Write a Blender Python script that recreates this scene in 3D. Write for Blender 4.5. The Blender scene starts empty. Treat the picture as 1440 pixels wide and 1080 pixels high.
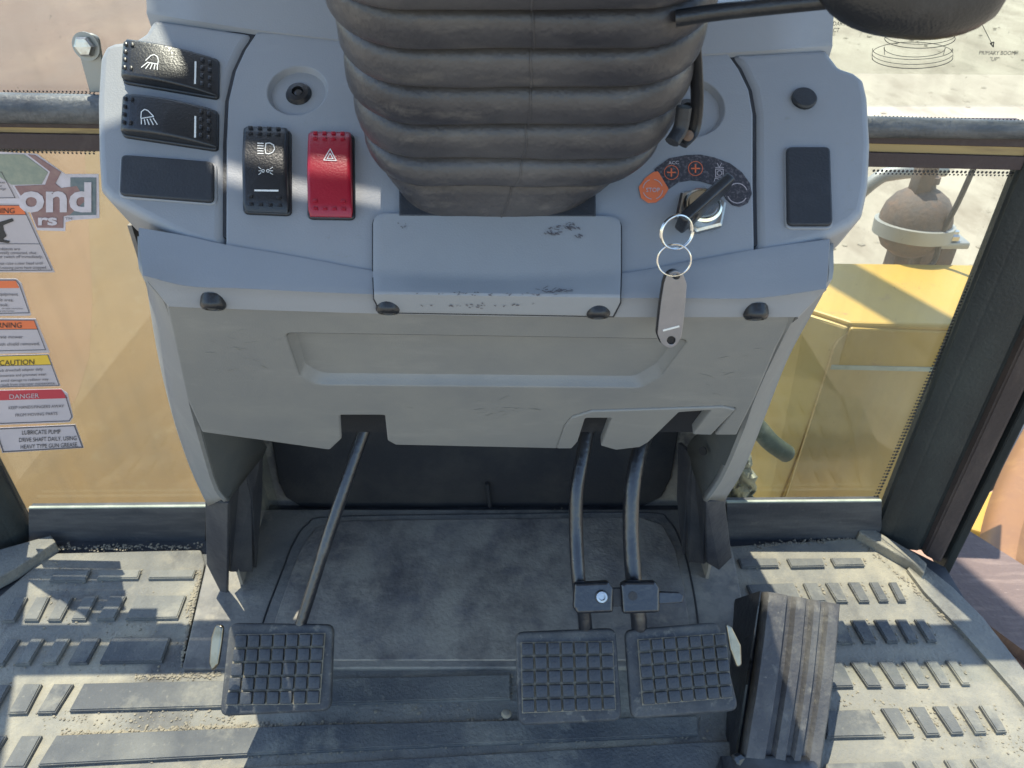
import bpy, bmesh, math, random
from mathutils import Vector, Matrix, noise
from mathutils.bvhtree import BVHTree
from mathutils.geometry import tessellate_polygon
random.seed(7)
S = bpy.context.scene
COL = S.collection

# ------------------------------------------------------------------ camera
F = 1048.0                                   # focal length in pixels of a 1440 px wide picture
PITCH = math.radians(35)
EYE = Vector((0, 0, .8))
cam = bpy.data.cameras.new('camera'); camo = bpy.data.objects.new('camera', cam); COL.objects.link(camo)
camo.location = EYE; camo.rotation_euler = (math.radians(90) - PITCH, 0, 0)
cam.sensor_width = 36; cam.lens = 36 * F / 1440; cam.clip_start = .02; cam.clip_end = 500
cam.dof.use_dof = True; cam.dof.focus_distance = .62; cam.dof.aperture_fstop = 18
S.camera = camo
# ------------------------------------------------------------------ world and sun
SUNV = Vector((-.14, .335, 1.0)).normalized()     # towards the sun
el = math.asin(SUNV.z)
W = bpy.data.worlds.new('World'); S.world = W; W.use_nodes = True
nt = W.node_tree; nt.nodes.clear()
sky = nt.nodes.new('ShaderNodeTexSky'); sky.sky_type = 'NISHITA'; sky.sun_disc = False
sky.sun_elevation = el; sky.sun_rotation = math.atan2(SUNV.x, SUNV.y)
sky.air_density = 1.3; sky.dust_density = .5; sky.ozone_density = 2.0
bg = nt.nodes.new('ShaderNodeBackground'); bg.inputs[1].default_value = .15
out = nt.nodes.new('ShaderNodeOutputWorld')
nt.links.new(sky.outputs[0], bg.inputs[0]); nt.links.new(bg.outputs[0], out.inputs[0])
sl = bpy.data.lights.new('sun', 'SUN'); sl.energy = 3.6; sl.angle = math.radians(.5); sl.color = (1, .93, .80)
so = bpy.data.objects.new('sun', sl); COL.objects.link(so); so.rotation_euler = SUNV.to_track_quat('Z', 'Y').to_euler()
so.location = (0, 0, 4)
S.view_settings.view_transform = 'Standard'; S.view_settings.look = 'None'
S.view_settings.exposure = 1.38; S.view_settings.gamma = 1
S.cycles.max_bounces = 8; S.cycles.transparent_max_bounces = 12; S.cycles.caustics_reflective = False
S.cycles.use_denoising = True

# ------------------------------------------------------------------ picture point -> real place
FW = Vector((0, math.cos(PITCH), -math.sin(PITCH))); UP = Vector((0, math.sin(PITCH), math.cos(PITCH)))
def ray(px, py): return FW + Vector(((px - 720) / F, 0, 0)) - UP * ((py - 540) / F)
def onZ(px, py, z): d = ray(px, py); return EYE + d * ((z - EYE.z) / d.z)
def onY(px, py, y): d = ray(px, py); return EYE + d * ((y - EYE.y) / d.y)
class Plane:
    def __init__(s, p, n, e1=(1, 0, 0)):
        s.p = Vector(p); s.n = Vector(n).normalized()
        e1 = Vector(e1); s.e1 = (e1 - s.n * e1.dot(s.n)).normalized(); s.e2 = s.n.cross(s.e1)
    def hit(s, px, py): d = ray(px, py); return EYE + d * ((s.p - EYE).dot(s.n) / d.dot(s.n))
    def loc(s, px, py): v = s.hit(px, py) - s.p; return (v.dot(s.e1), v.dot(s.e2))
    def at(s, u, v, h=0): return s.p + s.e1 * u + s.e2 * v + s.n * h
    def up(s, h): return Plane(s.p + s.n * h, s.n, s.e1)
    def mat(s): 
        m = Matrix((s.e1, s.e2, s.n)).transposed().to_4x4(); m.translation = s.p; return m

# ------------------------------------------------------------------ materials
def _n(t, k, **kw):
    n = t.nodes.new(k)
    for a, b in kw.items(): setattr(n, a, b)
    return n
MATS = {}
def mat(name, base, rough=.6, metal=0, layers=(), bump=0, bscale=200, coat=0, spec=.5, big=None):
    """layers: (colour, scale, low, high, amount, stretch xyz) mixed over the base by noise"""
    if name in MATS: return MATS[name]
    m = bpy.data.materials.new(name); m.use_nodes = True; t = m.node_tree
    b = t.nodes['Principled BSDF']; b.inputs['Roughness'].default_value = rough; b.inputs['Metallic'].default_value = metal
    b.inputs['Specular IOR Level'].default_value = spec; b.inputs['Coat Weight'].default_value = coat
    tc = _n(t, 'ShaderNodeTexCoord')
    col = _n(t, 'ShaderNodeRGB'); col.outputs[0].default_value = (*base, 1); cur = col.outputs[0]; rcur = None
    for (c, sc, lo, hi, amt, st) in layers:
        mp = _n(t, 'ShaderNodeMapping'); mp.inputs['Scale'].default_value = st; mp.inputs['Location'].default_value = (sc * .13, sc * .71, c[0] * 9)
        nz = _n(t, 'ShaderNodeTexNoise'); nz.inputs['Scale'].default_value = sc; nz.inputs['Detail'].default_value = 6; nz.inputs['Roughness'].default_value = .66
        mr = _n(t, 'ShaderNodeMapRange'); mr.inputs[1].default_value = lo; mr.inputs[2].default_value = hi; mr.inputs[4].default_value = amt
        mx = _n(t, 'ShaderNodeMix', data_type='RGBA'); mx.inputs[7].default_value = (*c, 1)
        t.links.new(tc.outputs['Object'], mp.inputs[0]); t.links.new(mp.outputs[0], nz.inputs['Vector']); t.links.new(nz.outputs[0], mr.inputs[0])
        t.links.new(mr.outputs[0], mx.inputs[0]); t.links.new(cur, mx.inputs[6]); cur = mx.outputs[2]
    t.links.new(cur, b.inputs['Base Color'])
    if bump:
        nz = _n(t, 'ShaderNodeTexNoise'); nz.inputs['Scale'].default_value = bscale; nz.inputs['Detail'].default_value = 3
        bp = _n(t, 'ShaderNodeBump'); bp.inputs['Strength'].default_value = bump; bp.inputs['Distance'].default_value = .002
        t.links.new(tc.outputs['Object'], nz.inputs['Vector']); t.links.new(nz.outputs[0], bp.inputs['Height']); t.links.new(bp.outputs[0], b.inputs['Normal'])
    MATS[name] = m; return m
I3 = (1, 1, 1)
plastic = mat('grey_plastic', (.255, .263, .280), .5, layers=[((.30, .305, .32), 5, .45, .75, .5, I3), ((.33, .335, .34), 16, .58, .80, .35, (1, 3, 3)), ((.55, .54, .50), 300, .76, .82, .7, I3)], bump=.12, bscale=900)
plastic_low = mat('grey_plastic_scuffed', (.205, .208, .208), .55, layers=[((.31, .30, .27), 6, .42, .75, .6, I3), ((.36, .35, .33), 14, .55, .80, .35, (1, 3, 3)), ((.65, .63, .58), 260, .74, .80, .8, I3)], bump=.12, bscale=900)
hatch_m = mat('worn_grey_plastic', (.265, .272, .285), .45, layers=[((.31, .32, .33), 8, .4, .7, .6, I3), ((.10, .10, .12), 60, .70, .78, .6, (1, 3, 3)), ((.05, .05, .06), 140, .72, .80, .6, I3)], bump=.1, bscale=900)
blackp = mat('black_plastic', (.016, .017, .02), .35, layers=[((.06, .06, .065), 40, .55, .8, .5, I3), ((.25, .24, .22), 500, .74, .8, .5, I3)], bump=.15, bscale=700)
blackm = mat('matt_black_plastic', (.02, .022, .027), .55, layers=[((.05, .05, .055), 30, .5, .8, .6, I3), ((.3, .28, .26), 420, .73, .79, .5, I3)], bump=.2, bscale=600)
redp = mat('red_plastic', (.30, .010, .026), .32, layers=[((.30, .03, .05), 30, .5, .8, .5, I3)], bump=.1, bscale=700)
whitei = mat('white_print', (.72, .72, .70), .6)
rubber = mat('dusty_rubber', (.026, .026, .033), .42, layers=[((.118, .112, .112), 5, .40, .75, .8, (1, 2, 2)), ((.20, .18, .16), 26, .55, .80, .5, (1, 3, 3)), ((.015, .015, .02), 12, .56, .7, .6, (1, 2, 2)), ((.3, .27, .24), 260, .72, .8, .5, I3)], bump=.25, bscale=350)
padrub = mat('pedal_rubber', (.036, .038, .044), .6, layers=[((.12, .115, .105), 18, .42, .72, .8, I3), ((.34, .31, .24), 120, .55, .78, .6, I3)], bump=.35, bscale=400)
padblk = mat('pedal_tread_rubber', (.026, .030, .040), .45, layers=[((.11, .11, .105), 50, .5, .75, .6, I3)], bump=.35, bscale=500)
matrub = mat('dirty_mat', (.145, .143, .135), .8, layers=[((.24, .225, .19), 4, .36, .60, .95, I3), ((.36, .32, .24), 10, .48, .68, .8, I3), ((.07, .068, .07), 7, .54, .68, .75, (1.4, 1, 1)), ((.42, .37, .28), 190, .60, .78, .35, I3)], bump=.8, bscale=260)
matrib = mat('mat_rib_rubber', (.080, .083, .088), .75, layers=[((.19, .185, .165), 5, .38, .64, .95, I3), ((.32, .295, .235), 11, .52, .70, .8, I3), ((.07, .07, .072), 30, .55, .72, .5, I3), ((.40, .36, .28), 160, .60, .78, .4, I3)], bump=.6, bscale=300)
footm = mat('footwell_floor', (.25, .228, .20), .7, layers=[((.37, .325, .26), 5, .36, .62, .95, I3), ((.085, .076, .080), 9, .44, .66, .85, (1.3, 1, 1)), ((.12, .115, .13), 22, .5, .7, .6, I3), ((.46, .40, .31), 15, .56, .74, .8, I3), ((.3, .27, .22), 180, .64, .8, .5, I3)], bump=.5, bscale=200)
toem = mat('worn_toe_plate', (.17, .16, .15), .7, layers=[((.27, .245, .205), 6, .38, .62, .95, I3), ((.07, .068, .07), 12, .5, .68, .8, I3), ((.38, .33, .25), 15, .56, .72, .8, I3)], bump=.5, bscale=200)
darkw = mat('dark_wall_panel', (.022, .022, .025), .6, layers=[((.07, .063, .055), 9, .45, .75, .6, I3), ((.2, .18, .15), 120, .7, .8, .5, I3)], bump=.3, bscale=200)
darksill = mat('dark_sill_paint', (.035, .038, .045), .6, layers=[((.10, .10, .10), 8, .4, .7, .8, (1, 1, 6)), ((.28, .25, .2), 60, .62, .8, .4, I3)], bump=.3, bscale=200)
steelb = mat('black_steel', (.014, .015, .019), .30, layers=[((.08, .08, .08), 26, .5, .78, .6, (1, 1, .4)), ((.30, .28, .25), 90, .66, .78, .5, I3)], bump=.25, bscale=200, spec=.8)
tabm = mat('worn_chrome_tab', (.26, .24, .20), .28, 1, layers=[((.12, .10, .07), 40, .45, .7, .8, I3)])
chrome = mat('chrome', (.62, .60, .55), .16, 1, layers=[((.25, .22, .16), 60, .5, .8, .6, I3)])
zinc = mat('zinc_steel', (.48, .48, .47), .32, 1, layers=[((.2, .19, .18), 120, .5, .75, .6, I3)], bump=.1, bscale=400)
wire = mat('ring_wire', (.7, .68, .64), .2, 1)
tagm = mat('tag_face', (.30, .285, .285), .35, .4, layers=[((.36, .33, .33), 60, .4, .7, .7, I3), ((.24, .2, .2), 40, .55, .75, .4, I3)], bump=.06, bscale=500)
pillarm = mat('black_pillar_paint', (.016, .019, .020), .55, layers=[((.05, .06, .055), 7, .4, .75, .8, (1, 1, .5)), ((.4, .4, .38), 320, .77, .8, .6, I3)], bump=.35, bscale=260)
sealm = mat('brown_rubber_seal', (.075, .055, .050), .7, layers=[((.16, .12, .10), 30, .45, .75, .7, (1, 1, .3))], bump=.4, bscale=250)
railm = mat('rail_foam', (.055, .062, .072), .5, layers=[((.22, .22, .22), 60, .4, .75, .7, (.3, 1, 1)), ((.03, .03, .04), 25, .5, .7, .6, I3)], bump=.5, bscale=200)
maroon = mat('maroon_seal', (.045, .028, .030), .6, layers=[((.10, .08, .075), 50, .5, .8, .6, I3)], bump=.3, bscale=200)
woodish = mat('tan_trim', (.40, .29, .13), .7, layers=[((.16, .11, .07), 30, .5, .7, .7, (.3, 3, 3))])
tanp = mat('tan_machine_paint', (.165, .092, .020), .65, layers=[((.22, .15, .06), 40, .60, .66, .35, (.15, .15, 1.5)), ((.125, .076, .022), 3, .4, .7, .8, I3), ((.21, .13, .04), 11, .56, .8, .4, (1, 1, .2)), ((.20, .15, .07), 22, .6, .8, .5, I3), ((.5, .42, .28), 180, .72, .8, .6, I3)], bump=.1, bscale=60)
tan2 = mat('reflection_tinted_paint', (.170, .085, .026), .65, layers=[((.155, .085, .024), 4, .4, .7, .6, I3), ((.7, .6, .4), 180, .74, .8, .5, I3)])  # reddish window reflection put into a hood colour
brownp = mat('brown_machine_paint', (.095, .042, .018), .6, layers=[((.09, .05, .03), 1.6, .42, .6, .8, I3), ((.17, .10, .055), 5, .5, .75, .6, I3), ((.75, .65, .5), 220, .72, .8, .5, I3)])
yellow = mat('yellow_paint', (.43, .27, .045), .5, layers=[((.36, .24, .07), 6, .4, .7, .6, I3), ((.22, .09, .06), 13, .64, .70, .8, (1, 2, 1)), ((.75, .6, .3), 100, .72, .8, .5, I3)])
dusty = mat('sunlit_yellow_paint', (.56, .39, .13), .6, layers=[((.48, .38, .18), 9, .45, .75, .7, I3)])  # yellow lightened to stand in for sunlight, not dust, on the corner facet
olive = mat('dusty_inner_panel', (.50, .33, .12), .7, layers=[((.42, .32, .14), 4, .4, .7, .8, I3), ((.25, .22, .12), 60, .6, .8, .4, I3)], bump=.2, bscale=80)
rusty = mat('rusty_steel', (.13, .085, .062), .8, layers=[((.075, .070, .070), 16, .42, .65, .9, I3), ((.30, .15, .08), 40, .55, .8, .6, I3)], bump=.5, bscale=150)
clampm = mat('galvanised_band', (.30, .31, .30), .5, .5, layers=[((.32, .29, .24), 20, .5, .75, .6, I3)])
orange = mat('orange_paint', (.19, .088, .028), .55, layers=[((.15, .07, .03), 8, .5, .7, .7, I3), ((.32, .18, .06), 20, .5, .8, .5, I3)], bump=.2, bscale=40)
stepm = mat('brown_step', (.13, .095, .085), .8, layers=[((.24, .18, .15), 14, .5, .75, .7, (1, 6, 1)), ((.40, .32, .26), 60, .64, .8, .6, (1, 4, 1))], bump=.8, bscale=120)
pinkm = mat('pink_primer', (.32, .19, .13), .8, layers=[((.18, .09, .07), 110, .62, .7, .9, I3)], bump=.4, bscale=120)
sand = mat('sand_ground', (.28, .24, .18), .95, layers=[((.35, .31, .235), 1.2, .4, .6, .9, (1, .5, 1)), ((.19, .155, .11), 2.6, .5, .68, .8, (1, .35, 1)), ((.5, .44, .35), 30, .6, .8, .5, I3)], bump=.6, bscale=8)
hosem = mat('green_grey_hose', (.06, .08, .06), .6, layers=[((.25, .27, .22), 30, .5, .8, .6, I3)])
cloth = mat('pale_sheet', (.42, .44, .36), .8, layers=[((.2, .22, .17), 18, .45, .7, .8, (1, 1, 2))], bump=.6, bscale=60)
gravelm = mat('grit', (.30, .26, .19), .9, layers=[((.16, .14, .12), 60, .4, .7, .8, I3)])
orangei = mat('orange_print', (.75, .17, .06), .55); redi = mat('red_print', (.45, .03, .05), .5); yeli = mat('yellow_print', (.72, .46, .04), .5)
blacki = mat('black_print', (.03, .028, .03), .6); inkg = mat('grey_ink', (.10, .09, .10), .6)
labelw = mat('decal_white', (.50, .44, .45), .55, layers=[((.42, .37, .38), 12, .4, .7, .7, I3)])
logow = mat('logo_white', (.62, .56, .60), .6, layers=[((.45, .40, .40), 90, .4, .7, .6, I3)])
logog = mat('logo_grey_green', (.24, .27, .22), .6, layers=[((.36, .36, .27), 120, .4, .7, .7, I3)])
logob = mat('logo_blue_grey', (.12, .16, .18), .6, layers=[((.22, .24, .24), 120, .4, .7, .7, I3)])
logor = mat('logo_brown_red', (.25, .14, .14), .6, layers=[((.34, .22, .19), 120, .4, .7, .7, I3)])
carbon = mat('dark_sticker', (.035, .035, .045), .4, layers=[((.13, .12, .13), 500, .5, .6, .8, I3)])
def glassmat():
    m = bpy.data.materials.new('dusty_glass'); m.use_nodes = True; t = m.node_tree; t.nodes.clear()
    o = _n(t, 'ShaderNodeOutputMaterial'); tr = _n(t, 'ShaderNodeBsdfTransparent'); tr.inputs[0].default_value = (.95, .97, .94, 1)
    gl = _n(t, 'ShaderNodeBsdfGlossy'); gl.inputs['Roughness'].default_value = .03
    df = _n(t, 'ShaderNodeBsdfDiffuse'); df.inputs[0].default_value = (.24, .21, .165, 1)
    tc = _n(t, 'ShaderNodeTexCoord'); nz = _n(t, 'ShaderNodeTexNoise'); nz.inputs['Scale'].default_value = 9; nz.inputs['Detail'].default_value = 7
    n2 = _n(t, 'ShaderNodeTexNoise'); n2.inputs['Scale'].default_value = 240; n2.inputs['Detail'].default_value = 2
    r1 = _n(t, 'ShaderNodeMapRange'); r1.inputs[1].default_value = .3; r1.inputs[2].default_value = .75; r1.inputs[3].default_value = .01; r1.inputs[4].default_value = .08
    r2 = _n(t, 'ShaderNodeMapRange'); r2.inputs[1].default_value = .72; r2.inputs[2].default_value = .80; r2.inputs[4].default_value = .3
    ad = _n(t, 'ShaderNodeMath', operation='ADD'); m1 = _n(t, 'ShaderNodeMixShader'); m2 = _n(t, 'ShaderNodeMixShader'); m2.inputs[0].default_value = .05
    L = t.links.new
    mp = _n(t, 'ShaderNodeMapping'); mp.inputs['Scale'].default_value = (26, 1, 2.2); mp.inputs['Rotation'].default_value = (0, .35, 0)
    n3 = _n(t, 'ShaderNodeTexNoise'); n3.inputs['Scale'].default_value = 2; n3.inputs['Detail'].default_value = 6
    r3 = _n(t, 'ShaderNodeMapRange'); r3.inputs[1].default_value = .5; r3.inputs[2].default_value = .8; r3.inputs[4].default_value = .07
    L(tc.outputs['Object'], mp.inputs[0]); L(mp.outputs[0], n3.inputs['Vector']); L(n3.outputs[0], r3.inputs[0])
    ad3 = _n(t, 'ShaderNodeMath', operation='ADD'); L(r3.outputs[0], ad3.inputs[0]); L(r1.outputs[0], ad3.inputs[1])
    L(tc.outputs['Object'], nz.inputs['Vector']); L(tc.outputs['Object'], n2.inputs['Vector']); L(nz.outputs[0], r1.inputs[0]); L(n2.outputs[0], r2.inputs[0])
    L(ad3.outputs[0], ad.inputs[0]); L(r2.outputs[0], ad.inputs[1]); L(ad.outputs[0], m1.inputs[0]); L(tr.outputs[0], m1.inputs[1]); L(df.outputs[0], m1.inputs[2])
    L(m1.outputs[0], m2.inputs[1]); L(gl.outputs[0], m2.inputs[2]); L(m2.outputs[0], o.inputs[0]); return m
glass = glassmat()

scrm = mat('pale_scratch', (.27, .27, .25), .6)
# ------------------------------------------------------------------ object helpers
def thing(name, label, cat, loc=(0, 0, 0), group=None):
    o = bpy.data.objects.new(name, None); COL.objects.link(o); o.location = loc; o.empty_display_size = .02
    o['label'] = label; o['category'] = cat
    if group: o['group'] = group
    return o
WL = {}
def obj(name, me, m, parent=None, label=None, kind=None, smooth=35):
    o = bpy.data.objects.new(name, me); COL.objects.link(o)
    if m and not me.materials: me.materials.append(m)
    if parent is not None:
        o.parent = parent
        w = Vector((0, 0, 0)); p = parent
        while p: w += p.location; p = p.parent
        o.location = -w
    if label: o['label'] = label
    if kind: o['kind'] = kind
    if smooth and len(me.polygons):
        me.polygons.foreach_set('use_smooth', [True] * len(me.polygons)); me.set_sharp_from_angle(angle=math.radians(smooth))
    return o
def tag(o, label, cat, group=None):
    o['label'] = label; o['category'] = cat
    if group: o['group'] = group
    return o
def frombm(bm, name='mesh'):
    me = bpy.data.meshes.new(name); bm.to_mesh(me); bm.free(); return me
def fillet(pts, r, seg=4):
    n = len(pts); res = []
    for i in range(n):
        p = Vector(pts[i][:2]).to_3d(); a = Vector(pts[i - 1][:2]).to_3d(); b = Vector(pts[(i + 1) % n][:2]).to_3d()
        ri = pts[i][2] if len(pts[i]) > 2 else r
        u = a - p; v = b - p; lu, lv = u.length, v.length
        if ri <= 0 or lu < 1e-7 or lv < 1e-7: res.append((p.x, p.y)); continue
        u /= lu; v /= lv; ang = u.angle(v)
        if ang > math.radians(174): res.append((p.x, p.y)); continue
        t = min(ri / math.tan(ang / 2), lu * .48, lv * .48)
        A = p + u * t; B = p + v * t
        for k in range(seg + 1):
            s = k / seg; q = A.lerp(p, s).lerp(p.lerp(B, s), s); res.append((q.x, q.y))
    return res
def curve2d(polys, half, bev, res=2):
    cu = bpy.data.curves.new('c', 'CURVE'); cu.dimensions = '2D'; cu.fill_mode = 'BOTH'
    cu.extrude = max(half - bev, 0); cu.bevel_depth = bev; cu.bevel_resolution = res; cu.offset = -bev
    for pl in polys:
        sp = cu.splines.new('POLY'); sp.points.add(len(pl) - 1)
        for i, q in enumerate(pl): sp.points[i].co = (q[0], q[1], 0, 1)
        sp.use_cyclic_u = True
    o = bpy.data.objects.new('tmp', cu); COL.objects.link(o)
    dg = bpy.context.evaluated_depsgraph_get(); me = bpy.data.meshes.new_from_object(o.evaluated_get(dg))
    bpy.data.objects.remove(o); bpy.data.curves.remove(cu); me.materials.clear(); return me
def plate_mesh(polys, pl, thick, bev=.001, res=2):
    """polys in local plane coordinates; front face lies on the plane, thickness behind it"""
    me = curve2d(polys, thick / 2, min(bev, thick / 2 * .98), res)
    me.transform(pl.mat() @ Matrix.Translation((0, 0, -thick / 2))); return me
def plate(name, px, pl, thick, m, parent=None, bev=.001, r=0, holes=(), res=2, **kw):
    """px: outline in picture pixels carried onto the real plane pl; r fillet in metres"""
    polys = [fillet([(*pl.loc(q[0], q[1]), *( [q[2]] if len(q) > 2 else [])) for q in px], r)]
    for h in holes: polys.append(h)
    return obj(name, plate_mesh(polys, pl, thick, bev, res), m, parent, **kw)
def loft(rows, closed=False, capends=False):
    bm = bmesh.new(); g = [[bm.verts.new(p) for p in r] for r in rows]
    n = len(rows[0])
    for i in range(len(rows) - 1):
        for j in range(n if closed else n - 1):
            k = (j + 1) % n
            try: bm.faces.new((g[i][j], g[i][k], g[i + 1][k], g[i + 1][j]))
            except ValueError: pass
    if capends: bm.faces.new(g[0][::-1]); bm.faces.new(g[-1])
    bmesh.ops.recalc_face_normals(bm, faces=bm.faces)
    return frombm(bm)
def solid(o, t, bev=0, off=-1, seg=2):
    md = o.modifiers.new('solid', 'SOLIDIFY'); md.thickness = t; md.offset = off
    if bev:
        b = o.modifiers.new('bevel', 'BEVEL'); b.width = bev; b.segments = seg; b.limit_method = 'ANGLE'; b.angle_limit = math.radians(30)
    return o
def spline(pts, n=8):
    pts = [Vector(p) for p in pts]; P = [pts[0] * 2 - pts[1]] + pts + [pts[-1] * 2 - pts[-2]]; out = []
    for i in range(1, len(P) - 2):
        for k in range(n):
            t = k / n; a, b, c, d = P[i - 1:i + 3]
            out.append(.5 * ((2 * b) + (c - a) * t + (2 * a - 5 * b + 4 * c - d) * t * t + (3 * b - a - 3 * c + d) * t ** 3))
    out.append(pts[-1]); return out
def tube_mesh(pts, r, seg=12, smoothn=6, cap=True, flat=1, up=None):
    pts = spline(pts, smoothn) if smoothn else [Vector(p) for p in pts]
    n = len(pts); rows = []; rr = r if callable(r) else (lambda s: r)
    prev = Vector(up) if up else None
    for i, p in enumerate(pts):
        t = (pts[min(i + 1, n - 1)] - pts[max(i - 1, 0)]).normalized()
        if prev is None: prev = t.orthogonal()
        a = (prev - t * prev.dot(t)).normalized(); prev = a; b = t.cross(a); R = rr(i / (n - 1))
        rows.append([p + a * math.cos(2 * math.pi * k / seg) * R * flat + b * math.sin(2 * math.pi * k / seg) * R for k in range(seg)])
    return loft(rows, True, cap)
def lathe_mesh(prof, origin, axis, seg=32, e1=(1, 0, 0)):
    """prof: (radius, height) pairs along axis"""
    pl = Plane(origin, axis, e1); rows = []
    for r, h in prof: rows.append([pl.at(max(r, 1e-5) * math.cos(2 * math.pi * k / seg), max(r, 1e-5) * math.sin(2 * math.pi * k / seg), h) for k in range(seg)])
    return loft(rows, True, True)
def box_mesh(c, s, bev=0, rot=None):
    bm = bmesh.new(); bmesh.ops.create_cube(bm, size=1); bmesh.ops.scale(bm, vec=s, verts=bm.verts)
    if bev: bmesh.ops.bevel(bm, geom=bm.edges[:], offset=bev, segments=2, affect='EDGES', profile=.5)
    M = Matrix.Translation(c) @ (rot.to_4x4() if rot else Matrix()); bm.transform(M); return frombm(bm)
def merge(meshes):
    bm = bmesh.new()
    for me in meshes: bm.from_mesh(me); bpy.data.meshes.remove(me)
    return frombm(bm)
def prism(quads_top, h):
    """closed solid under a polygon of 3-D points, straight down by h"""
    bm = bmesh.new(); a = [bm.verts.new(p) for p in quads_top]; b = [bm.verts.new(Vector(p) - Vector((0, 0, h))) for p in quads_top]
    bm.faces.new(a); bm.faces.new(b[::-1]); n = len(a)
    for i in range(n): bm.faces.new((a[i], b[i], b[(i + 1) % n], a[(i + 1) % n]))
    bmesh.ops.recalc_face_normals(bm, faces=bm.faces); return bm
def text_mesh(s, pxpos, size, hit, ang=0, xs=1, align='LEFT', shear=0, bold=0, lift=0):
    """lettering set at a picture point (baseline start) and carried onto a real surface by hit(px,py)"""
    cu = bpy.data.curves.new('t', 'FONT'); cu.body = s; cu.size = 1; cu.align_x = align; cu.offset = bold; cu.resolution_u = 3
    o = bpy.data.objects.new('tmp', cu); COL.objects.link(o)
    dg = bpy.context.evaluated_depsgraph_get(); me = bpy.data.meshes.new_from_object(o.evaluated_get(dg)); bpy.data.objects.remove(o)
    ca, sa = math.cos(math.radians(ang)), math.sin(math.radians(ang))
    for v in me.vertices:
        x, y = (v.co.x + v.co.y * shear) * size * xs, v.co.y * size
        v.co = hit(pxpos[0] + x * ca + y * sa, pxpos[1] + x * sa - y * ca)
    me.materials.clear(); return me
def stroke_mesh(px, hit, w, closed=False):
    """a printed line: flat ribbon following picture points on a real surface; w in pixels"""
    bm = bmesh.new(); P = [Vector((q[0], q[1])) for q in px]
    if closed: P.append(P[0])
    for a, b in zip(P, P[1:]):
        d = (b - a); 
        if d.length < 1e-6: continue
        d.normalize(); nn = Vector((-d.y, d.x)) * w / 2; a2 = a - d * w * .25; b2 = b + d * w * .25
        bm.faces.new([bm.verts.new(hit(q.x, q.y)) for q in (a2 + nn, b2 + nn, b2 - nn, a2 - nn)])
    return frombm(bm)
def circ(cx, cy, r, n=24, a0=0, a1=360, ry=None):
    ry = ry or r; full = abs(a1 - a0) >= 360
    return [(cx + r * math.cos(math.radians(a0 + (a1 - a0) * k / (n if full else n - 1))), cy - ry * math.sin(math.radians(a0 + (a1 - a0) * k / (n if full else n - 1)))) for k in range(n)]
def surf_hit(o, lift=.0004):
    me = o.data; off = Vector((0, 0, 0)); p = o
    while p: off += p.location; p = p.parent
    bv = BVHTree.FromPolygons([v.co + off for v in me.vertices], [tuple(p.vertices) for p in me.polygons])
    def h(px, py):
        d = ray(px, py).normalized(); loc, n, i, dist = bv.ray_cast(EYE, d)
        if loc is None: loc, n, i, dist = bv.find_nearest(EYE + d * .5)
        return loc - d * lift
    return h
def zpoly(px, z): return [onZ(x, y, z) for x, y in px]

# ------------------------------------------------------------------ ground, floor
g = obj('ground', frombm((lambda b: (bmesh.ops.create_grid(b, x_segments=60, y_segments=60, size=60), b)[1])(bmesh.new())), sand, kind='structure')
for v in g.data.vertices: v.co.z = -1.25 + .05 * noise.noise(v.co * .35)
o = obj('floor', frombm(prism([(-.78, -.35, 0), (.60, -.35, 0), (.60, .70, 0), (.53, .765, 0), (.36, .765, 0), (.34, .83, 0), (-.43, .83, 0), (-.45, .765, 0), (-.66, .765, 0), (-.78, .68, 0)], .03)), darksill, kind='structure', smooth=0)

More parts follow.
